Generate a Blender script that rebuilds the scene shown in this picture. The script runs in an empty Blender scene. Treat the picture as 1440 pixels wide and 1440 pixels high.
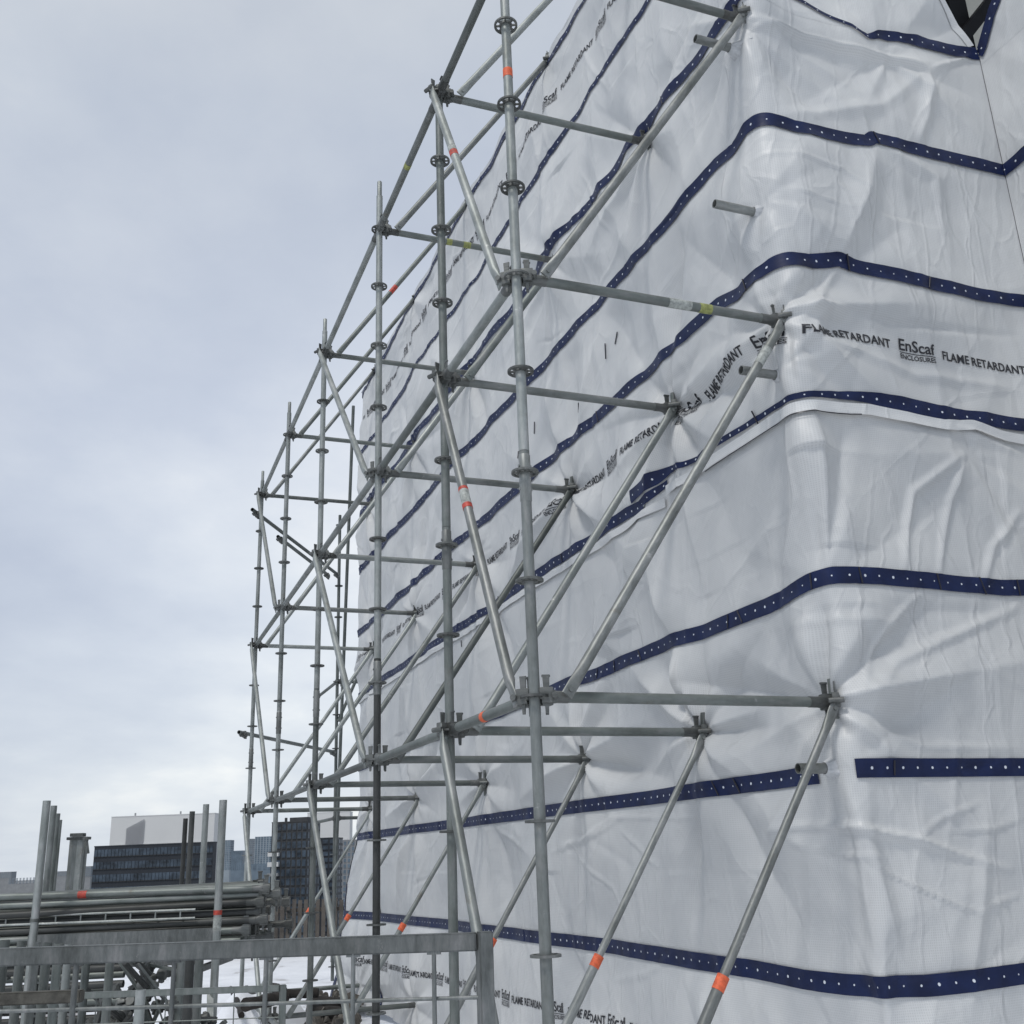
import bpy, bmesh, math, random
import numpy as np
from mathutils import Vector, Matrix, Euler
random.seed(7); RNG = np.random.RandomState(11)
sc = bpy.context.scene
col = sc.collection
W = {}
# ---------------------------------------------------------------- camera (solved from the photograph)
def camrot():
    X = Matrix.Rotation(.3203, 3, 'X'); Y = Matrix.Rotation(.0383, 3, 'Y'); Z = Matrix.Rotation(-.3748, 3, 'Z')
    return Z @ X @ Y
CM = camrot(); CC = Vector((0, 0, 1.6)); FP = 1461.66
def ray(x, y): return CM @ Vector(((x-720)/FP, 1, -(y-720)/FP))
def onX(x, y, X): d = ray(x, y); return CC + d*(X/d.x)
def onY(x, y, Y): d = ray(x, y); return CC + d*(Y/d.y)
def onZ(x, y, Z): d = ray(x, y); return CC + d*((Z-1.6)/d.z)
def dep(x, y, D): return CC + ray(x, y)*D
cam = bpy.data.cameras.new('camera'); camo = bpy.data.objects.new('camera', cam); col.objects.link(camo)
cam.sensor_width = 36; cam.sensor_fit = 'HORIZONTAL'; cam.lens = FP/1440*36; cam.clip_end = 6000; cam.clip_start = .05
camo.matrix_world = Matrix.Translation(CC) @ (CM @ Matrix.Rotation(math.pi/2, 3, 'X')).to_4x4()
sc.camera = camo
# ---------------------------------------------------------------- materials
def newmat(name):
    m = bpy.data.materials.new(name); m.use_nodes = True
    nt = m.node_tree; b = nt.nodes['Principled BSDF']
    return m, nt, b
def N(nt, t, **k):
    n = nt.nodes.new(t)
    for a, v in k.items():
        if a in n.inputs.keys(): n.inputs[a].default_value = v
        else: setattr(n, a, v)
    return n
def L(nt, a, b): nt.links.new(a, b)
def ramp(nt, fac, stops):
    r = nt.nodes.new('ShaderNodeValToRGB'); e = r.color_ramp.elements
    while len(e) > 1: e.remove(e[0])
    for i, (p, c) in enumerate(stops):
        x = e[0] if i == 0 else e.new(p)
        x.position = p; x.color = (*c, 1) if len(c) == 3 else c
    L(nt, fac, r.inputs[0]); return r.outputs[0]
def g(v, t=(1, 1, 1)): return (v*t[0], v*t[1], v*t[2])
def metal(name, base, tint=(1, 1, 1), metallic=.65, rough=.5, wear=.5):
    m, nt, b = newmat(name)
    tc = N(nt, 'ShaderNodeTexCoord'); oi = N(nt, 'ShaderNodeObjectInfo')
    off = N(nt, 'ShaderNodeVectorMath', operation='ADD'); L(nt, tc.outputs['Object'], off.inputs[0])
    sc_ = N(nt, 'ShaderNodeVectorMath', operation='SCALE'); sc_.inputs['Scale'].default_value = 37.0
    cb = N(nt, 'ShaderNodeCombineXYZ'); [L(nt, oi.outputs['Random'], cb.inputs[i]) for i in range(3)]
    L(nt, cb.outputs[0], sc_.inputs[0]); L(nt, sc_.outputs[0], off.inputs[1])
    mp = N(nt, 'ShaderNodeMapping'); mp.inputs['Scale'].default_value = (1, 1, .25); L(nt, off.outputs[0], mp.inputs[0])
    n1 = N(nt, 'ShaderNodeTexNoise', Scale=26.0, Detail=6.0, Roughness=.7); L(nt, mp.outputs[0], n1.inputs['Vector'])
    n2 = N(nt, 'ShaderNodeTexNoise', Scale=3.0, Detail=5.0, Roughness=.65); L(nt, off.outputs[0], n2.inputs['Vector'])
    v = N(nt, 'ShaderNodeTexVoronoi', Scale=90.0); L(nt, mp.outputs[0], v.inputs['Vector'])
    a = ramp(nt, n1.outputs['Fac'], [(.25, g(base*(1-wear*.55), tint)), (.5, g(base, tint)), (.78, g(min(.9, base*(1+wear*.7)), (1, 1, 1)))])
    c2 = ramp(nt, n2.outputs['Fac'], [(.3, (.55, .56, .54)), (.55, (1, 1, 1)), (.75, (1.0, 1.0, 1.0))])
    mx = N(nt, 'ShaderNodeMix', data_type='RGBA', blend_type='MULTIPLY'); mx.inputs[0].default_value = .8
    L(nt, a, mx.inputs[6]); L(nt, c2, mx.inputs[7])
    n3 = N(nt, 'ShaderNodeTexNoise', Scale=7.0, Detail=8.0, Roughness=.75); L(nt, off.outputs[0], n3.inputs['Vector'])
    ru = ramp(nt, n3.outputs['Fac'], [(.60, (0, 0, 0)), (.70, (.55, .55, .55))])
    mr_ = N(nt, 'ShaderNodeMix', data_type='RGBA'); L(nt, ru, mr_.inputs[0]); L(nt, mx.outputs[2], mr_.inputs[6]); mr_.inputs[7].default_value = (base*.62, base*.55, base*.45, 1)
    ce = ramp(nt, n3.outputs['Fac'], [(.30, (.8, .8, .8)), (.37, (0, 0, 0))])
    mc = N(nt, 'ShaderNodeMix', data_type='RGBA'); L(nt, ce, mc.inputs[0]); L(nt, mr_.outputs[2], mc.inputs[6]); mc.inputs[7].default_value = (min(.6, base*1.9), min(.6, base*1.9), min(.6, base*1.85), 1)
    mx = mc
    hv = N(nt, 'ShaderNodeHueSaturation'); rv = N(nt, 'ShaderNodeMapRange'); rv.inputs[3].default_value = .68; rv.inputs[4].default_value = 1.25
    L(nt, oi.outputs['Random'], rv.inputs[0]); L(nt, rv.outputs[0], hv.inputs['Value']); L(nt, mx.outputs[2], hv.inputs['Color'])
    L(nt, hv.outputs[0], b.inputs['Base Color'])
    b.inputs['Metallic'].default_value = metallic
    rr = N(nt, 'ShaderNodeMapRange'); rr.inputs[3].default_value = rough-.12; rr.inputs[4].default_value = rough+.2
    L(nt, n1.outputs['Fac'], rr.inputs[0]); L(nt, rr.outputs[0], b.inputs['Roughness'])
    bp = N(nt, 'ShaderNodeBump', Strength=.25, Distance=.002); L(nt, v.outputs['Distance'], bp.inputs['Height']); L(nt, bp.outputs[0], b.inputs['Normal'])
    return m
def plain(name, c, rough=.6, metallic=0, var=.25, scale=8, bump=.1):
    m, nt, b = newmat(name)
    tc = N(nt, 'ShaderNodeTexCoord'); n = N(nt, 'ShaderNodeTexNoise', Scale=float(scale), Detail=8.0, Roughness=.65)
    L(nt, tc.outputs['Object'], n.inputs['Vector'])
    L(nt, ramp(nt, n.outputs['Fac'], [(.3, tuple(x*(1-var) for x in c)), (.7, tuple(min(1, x*(1+var)) for x in c))]), b.inputs['Base Color'])
    b.inputs['Roughness'].default_value = rough; b.inputs['Metallic'].default_value = metallic
    if bump:
        bp = N(nt, 'ShaderNodeBump', Strength=bump, Distance=.02); L(nt, n.outputs['Fac'], bp.inputs['Height']); L(nt, bp.outputs[0], b.inputs['Normal'])
    return m
GALV = metal('galvanised', .31, (.93, 1, .97), .55, .47)
GALV_D = metal('galvanised_dark', .19, (.9, 1, .95), .5, .5)
GALV_DD = metal('galvanised_stained', .075, (.95, 1, .97), .35, .5)
GALV_B = metal('galvanised_bright', .25, (.95, 1, .97), .55, .45, .75)
CAST = metal('cast_fitting', .15, (.95, 1, .97), .5, .5, .8)
BAR = metal('barrier_steel', .18, (.93, 1, .99), .4, .5, .9)
ORANGE = plain('orange_tape', (.66, .12, .045), .55, var=.4, scale=40)
RED = plain('red_tape', (.45, .06, .04), .55, var=.45, scale=40)
YELLOW = plain('yellow_tape', (.27, .29, .10), .6, var=.5, scale=40)
LABELW = plain('label_white', (.34, .36, .34), .55, var=.5, scale=45)
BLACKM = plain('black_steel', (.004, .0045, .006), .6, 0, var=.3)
TIE = plain('tie_black', (.012, .012, .02), .4)
WOOD = plain('weathered_wood', (.075, .072, .062), .85, var=.5, scale=14, bump=.4)
BARK = plain('bark_wood', (.022, .019, .017), .9, var=.5, scale=9, bump=.6)
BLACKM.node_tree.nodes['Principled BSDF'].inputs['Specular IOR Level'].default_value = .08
BEIGE = plain('beige_panel', (.5, .49, .43), .7, var=.08, scale=2)

def tarp_mat():
    m, nt, b = newmat('white_tarp')
    uv = N(nt, 'ShaderNodeUVMap'); uv.uv_map = 'UVMap'
    # reinforcing scrim: fine square weave
    sx = N(nt, 'ShaderNodeSeparateXYZ'); L(nt, uv.outputs[0], sx.inputs[0])
    def wv(o, per):
        mu = N(nt, 'ShaderNodeMath', operation='MULTIPLY'); mu.inputs[1].default_value = 2*math.pi/per; L(nt, o, mu.inputs[0])
        s = N(nt, 'ShaderNodeMath', operation='SINE'); L(nt, mu.outputs[0], s.inputs[0]); return s.outputs[0]
    w1 = wv(sx.outputs[0], .0105); w2 = wv(sx.outputs[1], .0105)
    mxx = N(nt, 'ShaderNodeMath', operation='MAXIMUM'); L(nt, w1, mxx.inputs[0]); L(nt, w2, mxx.inputs[1])
    n0 = N(nt, 'ShaderNodeTexNoise', Scale=.9, Detail=4.0, Roughness=.6); L(nt, uv.outputs[0], n0.inputs['Vector'])
    mp = N(nt, 'ShaderNodeMapping'); mp.inputs['Scale'].default_value = (1.0, .35, 1); L(nt, uv.outputs[0], mp.inputs[0])
    n1 = N(nt, 'ShaderNodeTexNoise', Scale=7.0, Detail=7.0, Roughness=.62, Distortion=.8); L(nt, mp.outputs[0], n1.inputs['Vector'])
    col_ = ramp(nt, n0.outputs['Fac'], [(.3, (.51, .527, .54)), (.5, (.61, .622, .626)), (.7, (.69, .698, .692))])
    wr = N(nt, 'ShaderNodeMapRange'); wr.inputs[1].default_value = -1; wr.inputs[2].default_value = 1; wr.inputs[3].default_value = .84; wr.inputs[4].default_value = 1.0
    L(nt, mxx.outputs[0], wr.inputs[0])
    mx = N(nt, 'ShaderNodeMix', data_type='RGBA', blend_type='MULTIPLY'); mx.inputs[0].default_value = 1.0
    oi = N(nt, 'ShaderNodeObjectInfo'); orr = N(nt, 'ShaderNodeMapRange'); orr.inputs[3].default_value = .90; orr.inputs[4].default_value = 1.06; L(nt, oi.outputs['Random'], orr.inputs[0])
    wm = N(nt, 'ShaderNodeMath', operation='MULTIPLY'); L(nt, wr.outputs[0], wm.inputs[0]); L(nt, orr.outputs[0], wm.inputs[1])
    cbb = N(nt, 'ShaderNodeCombineColor'); [L(nt, wm.outputs[0], cbb.inputs[i]) for i in range(3)]
    L(nt, col_, mx.inputs[6]); L(nt, cbb.outputs[0], mx.inputs[7]); L(nt, mx.outputs[2], b.inputs['Base Color'])
    rr = N(nt, 'ShaderNodeMapRange'); rr.inputs[3].default_value = .36; rr.inputs[4].default_value = .58
    L(nt, n1.outputs['Fac'], rr.inputs[0]); L(nt, rr.outputs[0], b.inputs['Roughness'])
    b.inputs['Specular IOR Level'].default_value = .5
    # fine crinkles: sharp voronoi facets stretched vertically, plus tiny ones and the weave
    wn = N(nt, 'ShaderNodeTexNoise', Scale=3.0, Detail=3.0); L(nt, uv.outputs[0], wn.inputs['Vector'])
    dd = N(nt, 'ShaderNodeVectorMath', operation='MULTIPLY_ADD'); dd.inputs[1].default_value = (.22, .22, 0)
    L(nt, wn.outputs['Color'], dd.inputs[0]); L(nt, uv.outputs[0], dd.inputs[2])
    dd2 = N(nt, 'ShaderNodeVectorMath', operation='MULTIPLY_ADD'); dd2.inputs[1].default_value = (.10, .10, 0); L(nt, wn.outputs['Color'], dd2.inputs[0]); L(nt, uv.outputs[0], dd2.inputs[2])
    mp2 = N(nt, 'ShaderNodeMapping'); mp2.inputs['Scale'].default_value = (1.0, .55, 1); mp2.inputs['Rotation'].default_value = (0, 0, .35); L(nt, dd.outputs[0], mp2.inputs[0])
    v1 = N(nt, 'ShaderNodeTexVoronoi', Scale=4.2, feature='DISTANCE_TO_EDGE'); L(nt, mp2.outputs[0], v1.inputs['Vector'])
    v2 = N(nt, 'ShaderNodeTexVoronoi', Scale=11.0); L(nt, mp2.outputs[0], v2.inputs['Vector'])
    mod = N(nt, 'ShaderNodeTexNoise', Scale=.8, Detail=3.0); mo = N(nt, 'ShaderNodeVectorMath', operation='ADD'); mo.inputs[1].default_value = (7, 3, 1)
    L(nt, uv.outputs[0], mo.inputs[0]); L(nt, mo.outputs[0], mod.inputs['Vector'])
    mr = N(nt, 'ShaderNodeMapRange'); mr.inputs[1].default_value = .4; mr.inputs[2].default_value = .65; L(nt, mod.outputs['Fac'], mr.inputs[0])
    vr = N(nt, 'ShaderNodeMapRange'); vr.inputs[2].default_value = .07; L(nt, v1.outputs['Distance'], vr.inputs[0])
    b1 = N(nt, 'ShaderNodeBump', Distance=.006, invert=True); L(nt, vr.outputs[0], b1.inputs['Height'])
    st = N(nt, 'ShaderNodeMath', operation='MULTIPLY'); st.inputs[1].default_value = .55; L(nt, mr.outputs[0], st.inputs[0]); L(nt, st.outputs[0], b1.inputs['Strength'])
    b2 = N(nt, 'ShaderNodeBump', Distance=.008); L(nt, v2.outputs['Distance'], b2.inputs['Height']); L(nt, b1.outputs[0], b2.inputs['Normal'])
    st2 = N(nt, 'ShaderNodeMath', operation='MULTIPLY'); st2.inputs[1].default_value = .35; L(nt, mr.outputs[0], st2.inputs[0]); L(nt, st2.outputs[0], b2.inputs['Strength'])
    mrb = N(nt, 'ShaderNodeMapRange'); mrb.inputs[1].default_value = .60; mrb.inputs[2].default_value = .38; L(nt, mod.outputs['Fac'], mrb.inputs[0])
    prev = b2
    for (sx_, sy_, rot, scl, stg, seed) in ((1.0, .16, .12, 3.4, .55, 3.0), (.45, 1.0, -.75, 2.2, .5, 11.0)):
        m_ = N(nt, 'ShaderNodeMapping'); m_.inputs['Location'].default_value = (seed, seed*.7, 0); m_.inputs['Rotation'].default_value = (0, 0, rot); m_.vector_type = 'POINT'
        L(nt, dd2.outputs[0], m_.inputs[0])
        m2_ = N(nt, 'ShaderNodeMapping'); m2_.inputs['Scale'].default_value = (sx_, sy_, 1); L(nt, m_.outputs[0], m2_.inputs[0])
        vv = N(nt, 'ShaderNodeTexVoronoi', Scale=scl, feature='DISTANCE_TO_EDGE'); L(nt, m2_.outputs[0], vv.inputs['Vector'])
        q = N(nt, 'ShaderNodeMapRange'); q.inputs[2].default_value = .045; L(nt, vv.outputs['Distance'], q.inputs[0])
        ms = N(nt, 'ShaderNodeMath', operation='MULTIPLY'); ms.inputs[1].default_value = stg; L(nt, (mr if seed < 5 else mrb).outputs[0], ms.inputs[0])
        bb = N(nt, 'ShaderNodeBump', Distance=.007, invert=True); L(nt, q.outputs[0], bb.inputs['Height']); L(nt, ms.outputs[0], bb.inputs['Strength']); L(nt, prev.outputs[0], bb.inputs['Normal']); prev = bb
    b2 = prev
    b3 = N(nt, 'ShaderNodeBump', Strength=.35, Distance=.012); L(nt, n1.outputs['Fac'], b3.inputs['Height']); L(nt, b2.outputs[0], b3.inputs['Normal'])
    b4 = N(nt, 'ShaderNodeBump', Strength=.15, Distance=.001); L(nt, mxx.outputs[0], b4.inputs['Height']); L(nt, b3.outputs[0], b4.inputs['Normal'])
    L(nt, b4.outputs[0], b.inputs['Normal'])
    return m
TARP = tarp_mat()
def band_mat():
    m, nt, b = newmat('navy_webbing')
    uv = N(nt, 'ShaderNodeUVMap'); uv.uv_map = 'UVMap'
    sx = N(nt, 'ShaderNodeSeparateXYZ'); L(nt, uv.outputs[0], sx.inputs[0])
    per = .088
    d = N(nt, 'ShaderNodeMath', operation='DIVIDE'); d.inputs[1].default_value = per; L(nt, sx.outputs[0], d.inputs[0])
    fr = N(nt, 'ShaderNodeMath', operation='FRACT'); L(nt, d.outputs[0], fr.inputs[0])
    fl = N(nt, 'ShaderNodeMath', operation='FLOOR'); L(nt, d.outputs[0], fl.inputs[0])
    wn = N(nt, 'ShaderNodeTexWhiteNoise'); wn.noise_dimensions = '1D'; L(nt, fl.outputs[0], wn.inputs['W'])
    s1 = N(nt, 'ShaderNodeMath', operation='SUBTRACT'); s1.inputs[1].default_value = .5; L(nt, fr.outputs[0], s1.inputs[0])
    s2 = N(nt, 'ShaderNodeMath', operation='MULTIPLY'); s2.inputs[1].default_value = per; L(nt, s1.outputs[0], s2.inputs[0])
    p1 = N(nt, 'ShaderNodeMath', operation='POWER'); p1.inputs[1].default_value = 2; L(nt, s2.outputs[0], p1.inputs[0])
    p2 = N(nt, 'ShaderNodeMath', operation='POWER'); p2.inputs[1].default_value = 2; L(nt, sx.outputs[1], p2.inputs[0])
    ad = N(nt, 'ShaderNodeMath', operation='ADD'); L(nt, p1.outputs[0], ad.inputs[0]); L(nt, p2.outputs[0], ad.inputs[1])
    sq = N(nt, 'ShaderNodeMath', operation='SQRT'); L(nt, ad.outputs[0], sq.inputs[0])
    rad = N(nt, 'ShaderNodeMapRange'); rad.inputs[3].default_value = .0035; rad.inputs[4].default_value = .0075; L(nt, wn.outputs['Value'], rad.inputs[0])
    lt = N(nt, 'ShaderNodeMath', operation='LESS_THAN'); L(nt, sq.outputs[0], lt.inputs[0]); L(nt, rad.outputs[0], lt.inputs[1])
    n = N(nt, 'ShaderNodeTexNoise', Scale=9.0, Detail=6.0); L(nt, uv.outputs[0], n.inputs['Vector'])
    c = ramp(nt, n.outputs['Fac'], [(.3, (.004, .009, .040)), (.7, (.008, .018, .075))])
    mx = N(nt, 'ShaderNodeMix', data_type='RGBA'); L(nt, lt.outputs[0], mx.inputs[0]); L(nt, c, mx.inputs[6]); mx.inputs[7].default_value = (.62, .66, .72, 1)
    L(nt, mx.outputs[2], b.inputs['Base Color']); b.inputs['Roughness'].default_value = .5; b.inputs['Specular IOR Level'].default_value = .3
    bp = N(nt, 'ShaderNodeBump', Strength=.4, Distance=.01); L(nt, n.outputs['Fac'], bp.inputs['Height']); L(nt, bp.outputs[0], b.inputs['Normal'])
    return m
NAVY = band_mat()
INK = plain('black_ink', (.018, .019, .025), .5, var=.4, scale=30, bump=0)
# ---------------------------------------------------------------- object helpers
def place(o, M, parent=None):
    o.parent = parent
    o.matrix_basis = (W[parent].inverted() @ M) if parent else M
    W[o] = M.copy()
def tag(o, label=None, cat=None, group=None, kind=None):
    if label: o['label'] = label
    if cat: o['category'] = cat
    if group: o['group'] = group
    if kind: o['kind'] = kind
    return o
def empty(name, loc, label=None, cat=None, group=None, rz=0):
    o = bpy.data.objects.new(name, None); col.objects.link(o); o.empty_display_size = .1
    place(o, Matrix.Translation(loc) @ Matrix.Rotation(rz, 4, 'Z')); return tag(o, label, cat, group)
def mk(name, mesh, mat=None, M=Matrix.Identity(4), parent=None, smooth=None):
    if isinstance(mesh, bmesh.types.BMesh):
        me = bpy.data.meshes.new(name); mesh.to_mesh(me); mesh.free()
        if mat: me.materials.append(mat)
        if smooth: shade(me, smooth)
        mesh = me
    o = bpy.data.objects.new(name, mesh); col.objects.link(o); place(o, M, parent); return o
def shade(me, ang=40):
    me.polygons.foreach_set('use_smooth', [True]*len(me.polygons))
    if ang < 180:
        bm = bmesh.new(); bm.from_mesh(me)
        for e in bm.edges:
            if len(e.link_faces) == 2 and e.calc_face_angle(0) > math.radians(ang): e.smooth = False
        bm.to_mesh(me); bm.free()
def box(bm, c, s, R=None, bev=0):
    M = Matrix.Translation(c) @ (R.to_4x4() if R else Matrix.Identity(4)) @ Matrix.Diagonal((*s, 1))
    r = bmesh.ops.create_cube(bm, size=1, matrix=M)
    if bev:
        es = list({e for v in r['verts'] for e in v.link_edges})
        bmesh.ops.bevel(bm, geom=es, offset=bev, segments=2, affect='EDGES', profile=.6)
def loft(bm, rings, closed_ends=True):
    vs = [[bm.verts.new(p) for p in r] for r in rings]
    n = len(vs[0])
    for a, b in zip(vs, vs[1:]):
        for i in range(n): bm.faces.new((a[i], a[(i+1) % n], b[(i+1) % n], b[i]))
    if closed_ends: bm.faces.new(vs[0][::-1]); bm.faces.new(vs[-1])
def ring(r, z, n=20, rx=None, cx=0, cy=0):
    rx = rx or r
    return [Vector((cx+rx*math.cos(2*math.pi*i/n), cy+r*math.sin(2*math.pi*i/n), z)) for i in range(n)]
def hollow(bm, r, L_, wall=.0035, n=20, z0=0):
    """open-ended tube with a visible bore"""
    o0 = ring(r, z0, n); o1 = ring(r, z0+L_, n); i1 = ring(r-wall, z0+L_, n); i1b = ring(r-wall, z0+L_-min(.12, L_*.4), n); i0 = ring(r-wall, z0, n); i0b = ring(r-wall, z0+min(.12, L_*.4), n)
    vs = [[bm.verts.new(p) for p in R_] for R_ in (i0b, i0, o0, o1, i1, i1b)]
    for a, b in zip(vs, vs[1:]):
        for i in range(n): bm.faces.new((a[i], a[(i+1) % n], b[(i+1) % n], b[i]))
    bm.faces.new(vs[0]); bm.faces.new(vs[-1])
    bmesh.ops.recalc_face_normals(bm, faces=bm.faces)
def frame(p, q, up=Vector((0, 0, 1))):
    """matrix with origin p, local Z towards q"""
    p = Vector(p); q = Vector(q); z = (q-p).normalized()
    if abs(z.dot(up)) > .99: up = Vector((0, 1, 0))
    x = up.cross(z).normalized(); y = z.cross(x)
    return Matrix(((x.x, y.x, z.x, p.x), (x.y, y.y, z.y, p.y), (x.z, y.z, z.z, p.z), (0, 0, 0, 1)))
# ---------------------------------------------------------------- scaffold pieces
R0 = .0242
def tube_mesh(L_, r=R0, n=20):
    bm = bmesh.new(); hollow(bm, r, L_, n=n); return bm
def tube(p, q, mat=GALV, parent=None, name='tube', r=R0, n=20):
    return mk(name, tube_mesh((Vector(q)-Vector(p)).length, r, n), mat, frame(p, q), parent, 50)
def ros_mesh():
    bm = bmesh.new(); n = 32
    def ann(r0, r1, h):
        rr = [ring(r0, -h/2, n), ring(r1, -h/2, n), ring(r1, h/2, n), ring(r0, h/2, n)]
        vs = [[bm.verts.new(p) for p in q] for q in rr]
        for a, b in zip(vs, vs[1:]+vs[:1]):
            for i in range(n): bm.faces.new((a[i], a[(i+1) % n], b[(i+1) % n], b[i]))
    ann(R0-.001, .034, .012); ann(.051, .0615, .010)
    for k in range(8):
        R_ = Matrix.Rotation(math.pi/8 + k*math.pi/4, 3, 'Z')
        box(bm, R_ @ Vector((.0425, 0, 0)), (.020, .009 if k % 2 else .013, .008), R_)
    bmesh.ops.recalc_face_normals(bm, faces=bm.faces)
    me = bpy.data.meshes.new('rosette'); bm.to_mesh(me); bm.free(); me.materials.append(CAST); shade(me, 35); return me
ROS = ros_mesh()
def head_mesh():
    # local: Z points away from the standard's axis along the ledger; X is up... wedge stands along local Y(up)
    bm = bmesh.new()
    prof = [(.026, .030, .026), (.040, .031, .024), (.075, .029, .022), (.100, .026, .024), (.118, .0262, .0262), (.150, .0262, .0262)]
    rings = []
    for z, hy, hx in prof:
        k = 20; rr = []
        for i in range(k):
            a = 2*math.pi*i/k; c, s = math.cos(a), math.sin(a)
            e = .35 if z < .1 else 1.0
            rr.append(Vector((hx*math.copysign(abs(c)**e, c), hy*math.copysign(abs(s)**e, s), z)))
        rings.append(rr)
    loft(bm, rings)
    # lips above and below the rosette
    box(bm, (0, .027, .052), (.040, .020, .050), bev=.004); box(bm, (0, -.027, .052), (.040, .020, .050), bev=.004)
    # wedge pin, a tapered plate sticking out above and below
    vs = []
    for (y, w) in ((-.075, .012), (.085, .030)):
        vs.append([Vector((-.0035, y, .055-w/2)), Vector((.0035, y, .055-w/2)), Vector((.0035, y, .055+w/2)), Vector((-.0035, y, .055+w/2))])
    loft(bm, vs); box(bm, (0, .088, .055), (.013, .010, .036), bev=.002)
    bmesh.ops.recalc_face_normals(bm, faces=bm.faces)
    me = bpy.data.meshes.new('wedge_head'); bm.to_mesh(me); bm.free(); me.materials.append(CAST); shade(me, 35); return me
HEAD = head_mesh()
def clip_mesh():   # pivoting end fitting of a diagonal brace: block on the rosette, wedge and bolt
    bm = bmesh.new()
    box(bm, (0, .012, .050), (.034, .050, .060), bev=.006); box(bm, (0, -.014, .052), (.032, .030, .045), bev=.005)
    vs = []
    for (y, w) in ((-.07, .012), (.09, .030)):
        vs.append([Vector((-.0035, y, .05-w/2)), Vector((.0035, y, .05-w/2)), Vector((.0035, y, .05+w/2)), Vector((-.0035, y, .05+w/2))])
    loft(bm, vs)
    r1 = [Vector((p.z, p.y, p.x)) for p in ring(.013, -.035, 12)]; r2 = [Vector((p.z, p.y, p.x)) for p in ring(.013, .035, 12)]
    loft(bm, [[v+Vector((0, 0, .085)) for v in r1], [v+Vector((0, 0, .085)) for v in r2]])
    bmesh.ops.recalc_face_normals(bm, faces=bm.faces)
    me = bpy.data.meshes.new('brace_head'); bm.to_mesh(me); bm.free(); me.materials.append(CAST); shade(me, 35); return me
CLIP = clip_mesh()
def coupler_mesh():
    bm = bmesh.new()
    for (y, ax) in ((-.034, 0), (.034, 1)):
        rr = []
        for z in (-.027, -.022, .022, .027):
            q = ring(.033 if abs(z) < .025 else .030, z, 18)
            rr.append([Vector((p.z if ax else p.x, p.y+y, p.x if ax else p.z)) for p in q])
        loft(bm, rr)
        box(bm, (.036 if not ax else 0, y+.0, 0 if not ax else .036), (.03, .034, .03), bev=.004)
        box(bm, (-.034 if not ax else 0, y+.018, 0 if not ax else -.034), (.022, .05, .022), bev=.004)
    bmesh.ops.recalc_face_normals(bm, faces=bm.faces)
    me = bpy.data.meshes.new('coupler'); bm.to_mesh(me); bm.free(); me.materials.append(CAST); shade(me, 35); return me
COUP = coupler_mesh()
def sleeve(parent, t0, Lg, mat, name='tape', r=R0+.0012, label=None):
    """band of tape or label around a tube, in the tube's own frame"""
    bm = bmesh.new(); n = 20
    vs = [[bm.verts.new(p) for p in q] for q in (ring(r-.002, t0, n), ring(r, t0, n), ring(r, t0+Lg, n), ring(r-.002, t0+Lg, n))]
    for a, b in zip(vs, vs[1:]):
        for i in range(n): bm.faces.new((a[i], a[(i+1) % n], b[(i+1) % n], b[i]))
    bmesh.ops.recalc_face_normals(bm, faces=bm.faces)
    o = mk(name, bm, mat, W[parent], parent, 50)
    if label: o['label'] = label
    return o
def ledger(p, q, parent, mat=GALV_D, heads=(1, 1)):
    p = Vector(p); q = Vector(q); d = (q-p).normalized(); a = p+d*.10; b = q-d*.10
    o = tube(a, b, mat, parent, 'ledger')
    if heads[0]: mk('wedge_head', HEAD, None, frame(p, q), o)
    if heads[1]: mk('wedge_head', HEAD, None, frame(q, p), o)
    return o
def brace(p, q, parent, mat=GALV, cp=None, cq=None, tele=False, name='brace', flat_axis=None):
    """diagonal tube with flattened ends; cp, cq are the standard axes the end fittings grip"""
    p = Vector(p); q = Vector(q); Lg = (q-p).length; n = 20; bm = bmesh.new()
    def sec(z, k):  # k=1 round, k=0 flat
        return ring(R0*(k)+.0065*(1-k), z, n, rx=R0*k+.0265*(1-k))
    r = [sec(0, 0), sec(.055, 0), sec(.085, .35), sec(.13, .95), sec(.16, 1), sec(Lg-.16, 1), sec(Lg-.13, .95), sec(Lg-.085, .35), sec(Lg-.055, 0), sec(Lg, 0)]
    if tele:
        t = tele*Lg; s = .80
        def sc2(z): return [v*1 for v in ring(R0*s, z, n)]
        r = [sec(0, 0), sec(.055, 0), sec(.13, .95), sec(.16, 1), sec(t, 1), sc2(t+.002), sc2(Lg-.16), sec(Lg-.085, .35), sec(Lg-.055, 0), sec(Lg, 0)]
    loft(bm, r)
    for z in (.03, Lg-.03):   # pivot bolts
        loft(bm, [[Vector((v.x, v.z, v.y+z)) for v in ring(.011, -.014, 10)], [Vector((v.x, v.z, v.y+z)) for v in ring(.011, .014, 10)]])
    bmesh.ops.recalc_face_normals(bm, faces=bm.faces)
    up = flat_axis or Vector((0, 1, 0))
    o = mk(name, bm, mat, frame(p, q, up), parent, 45)
    for c, e in ((cp, p), (cq, q)):
        if c is not None:
            c = Vector(c); h = Vector((e.x, e.y, c.z)); 
            mk('brace_head', CLIP, None, frame(c, h), o)
    return o
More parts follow.
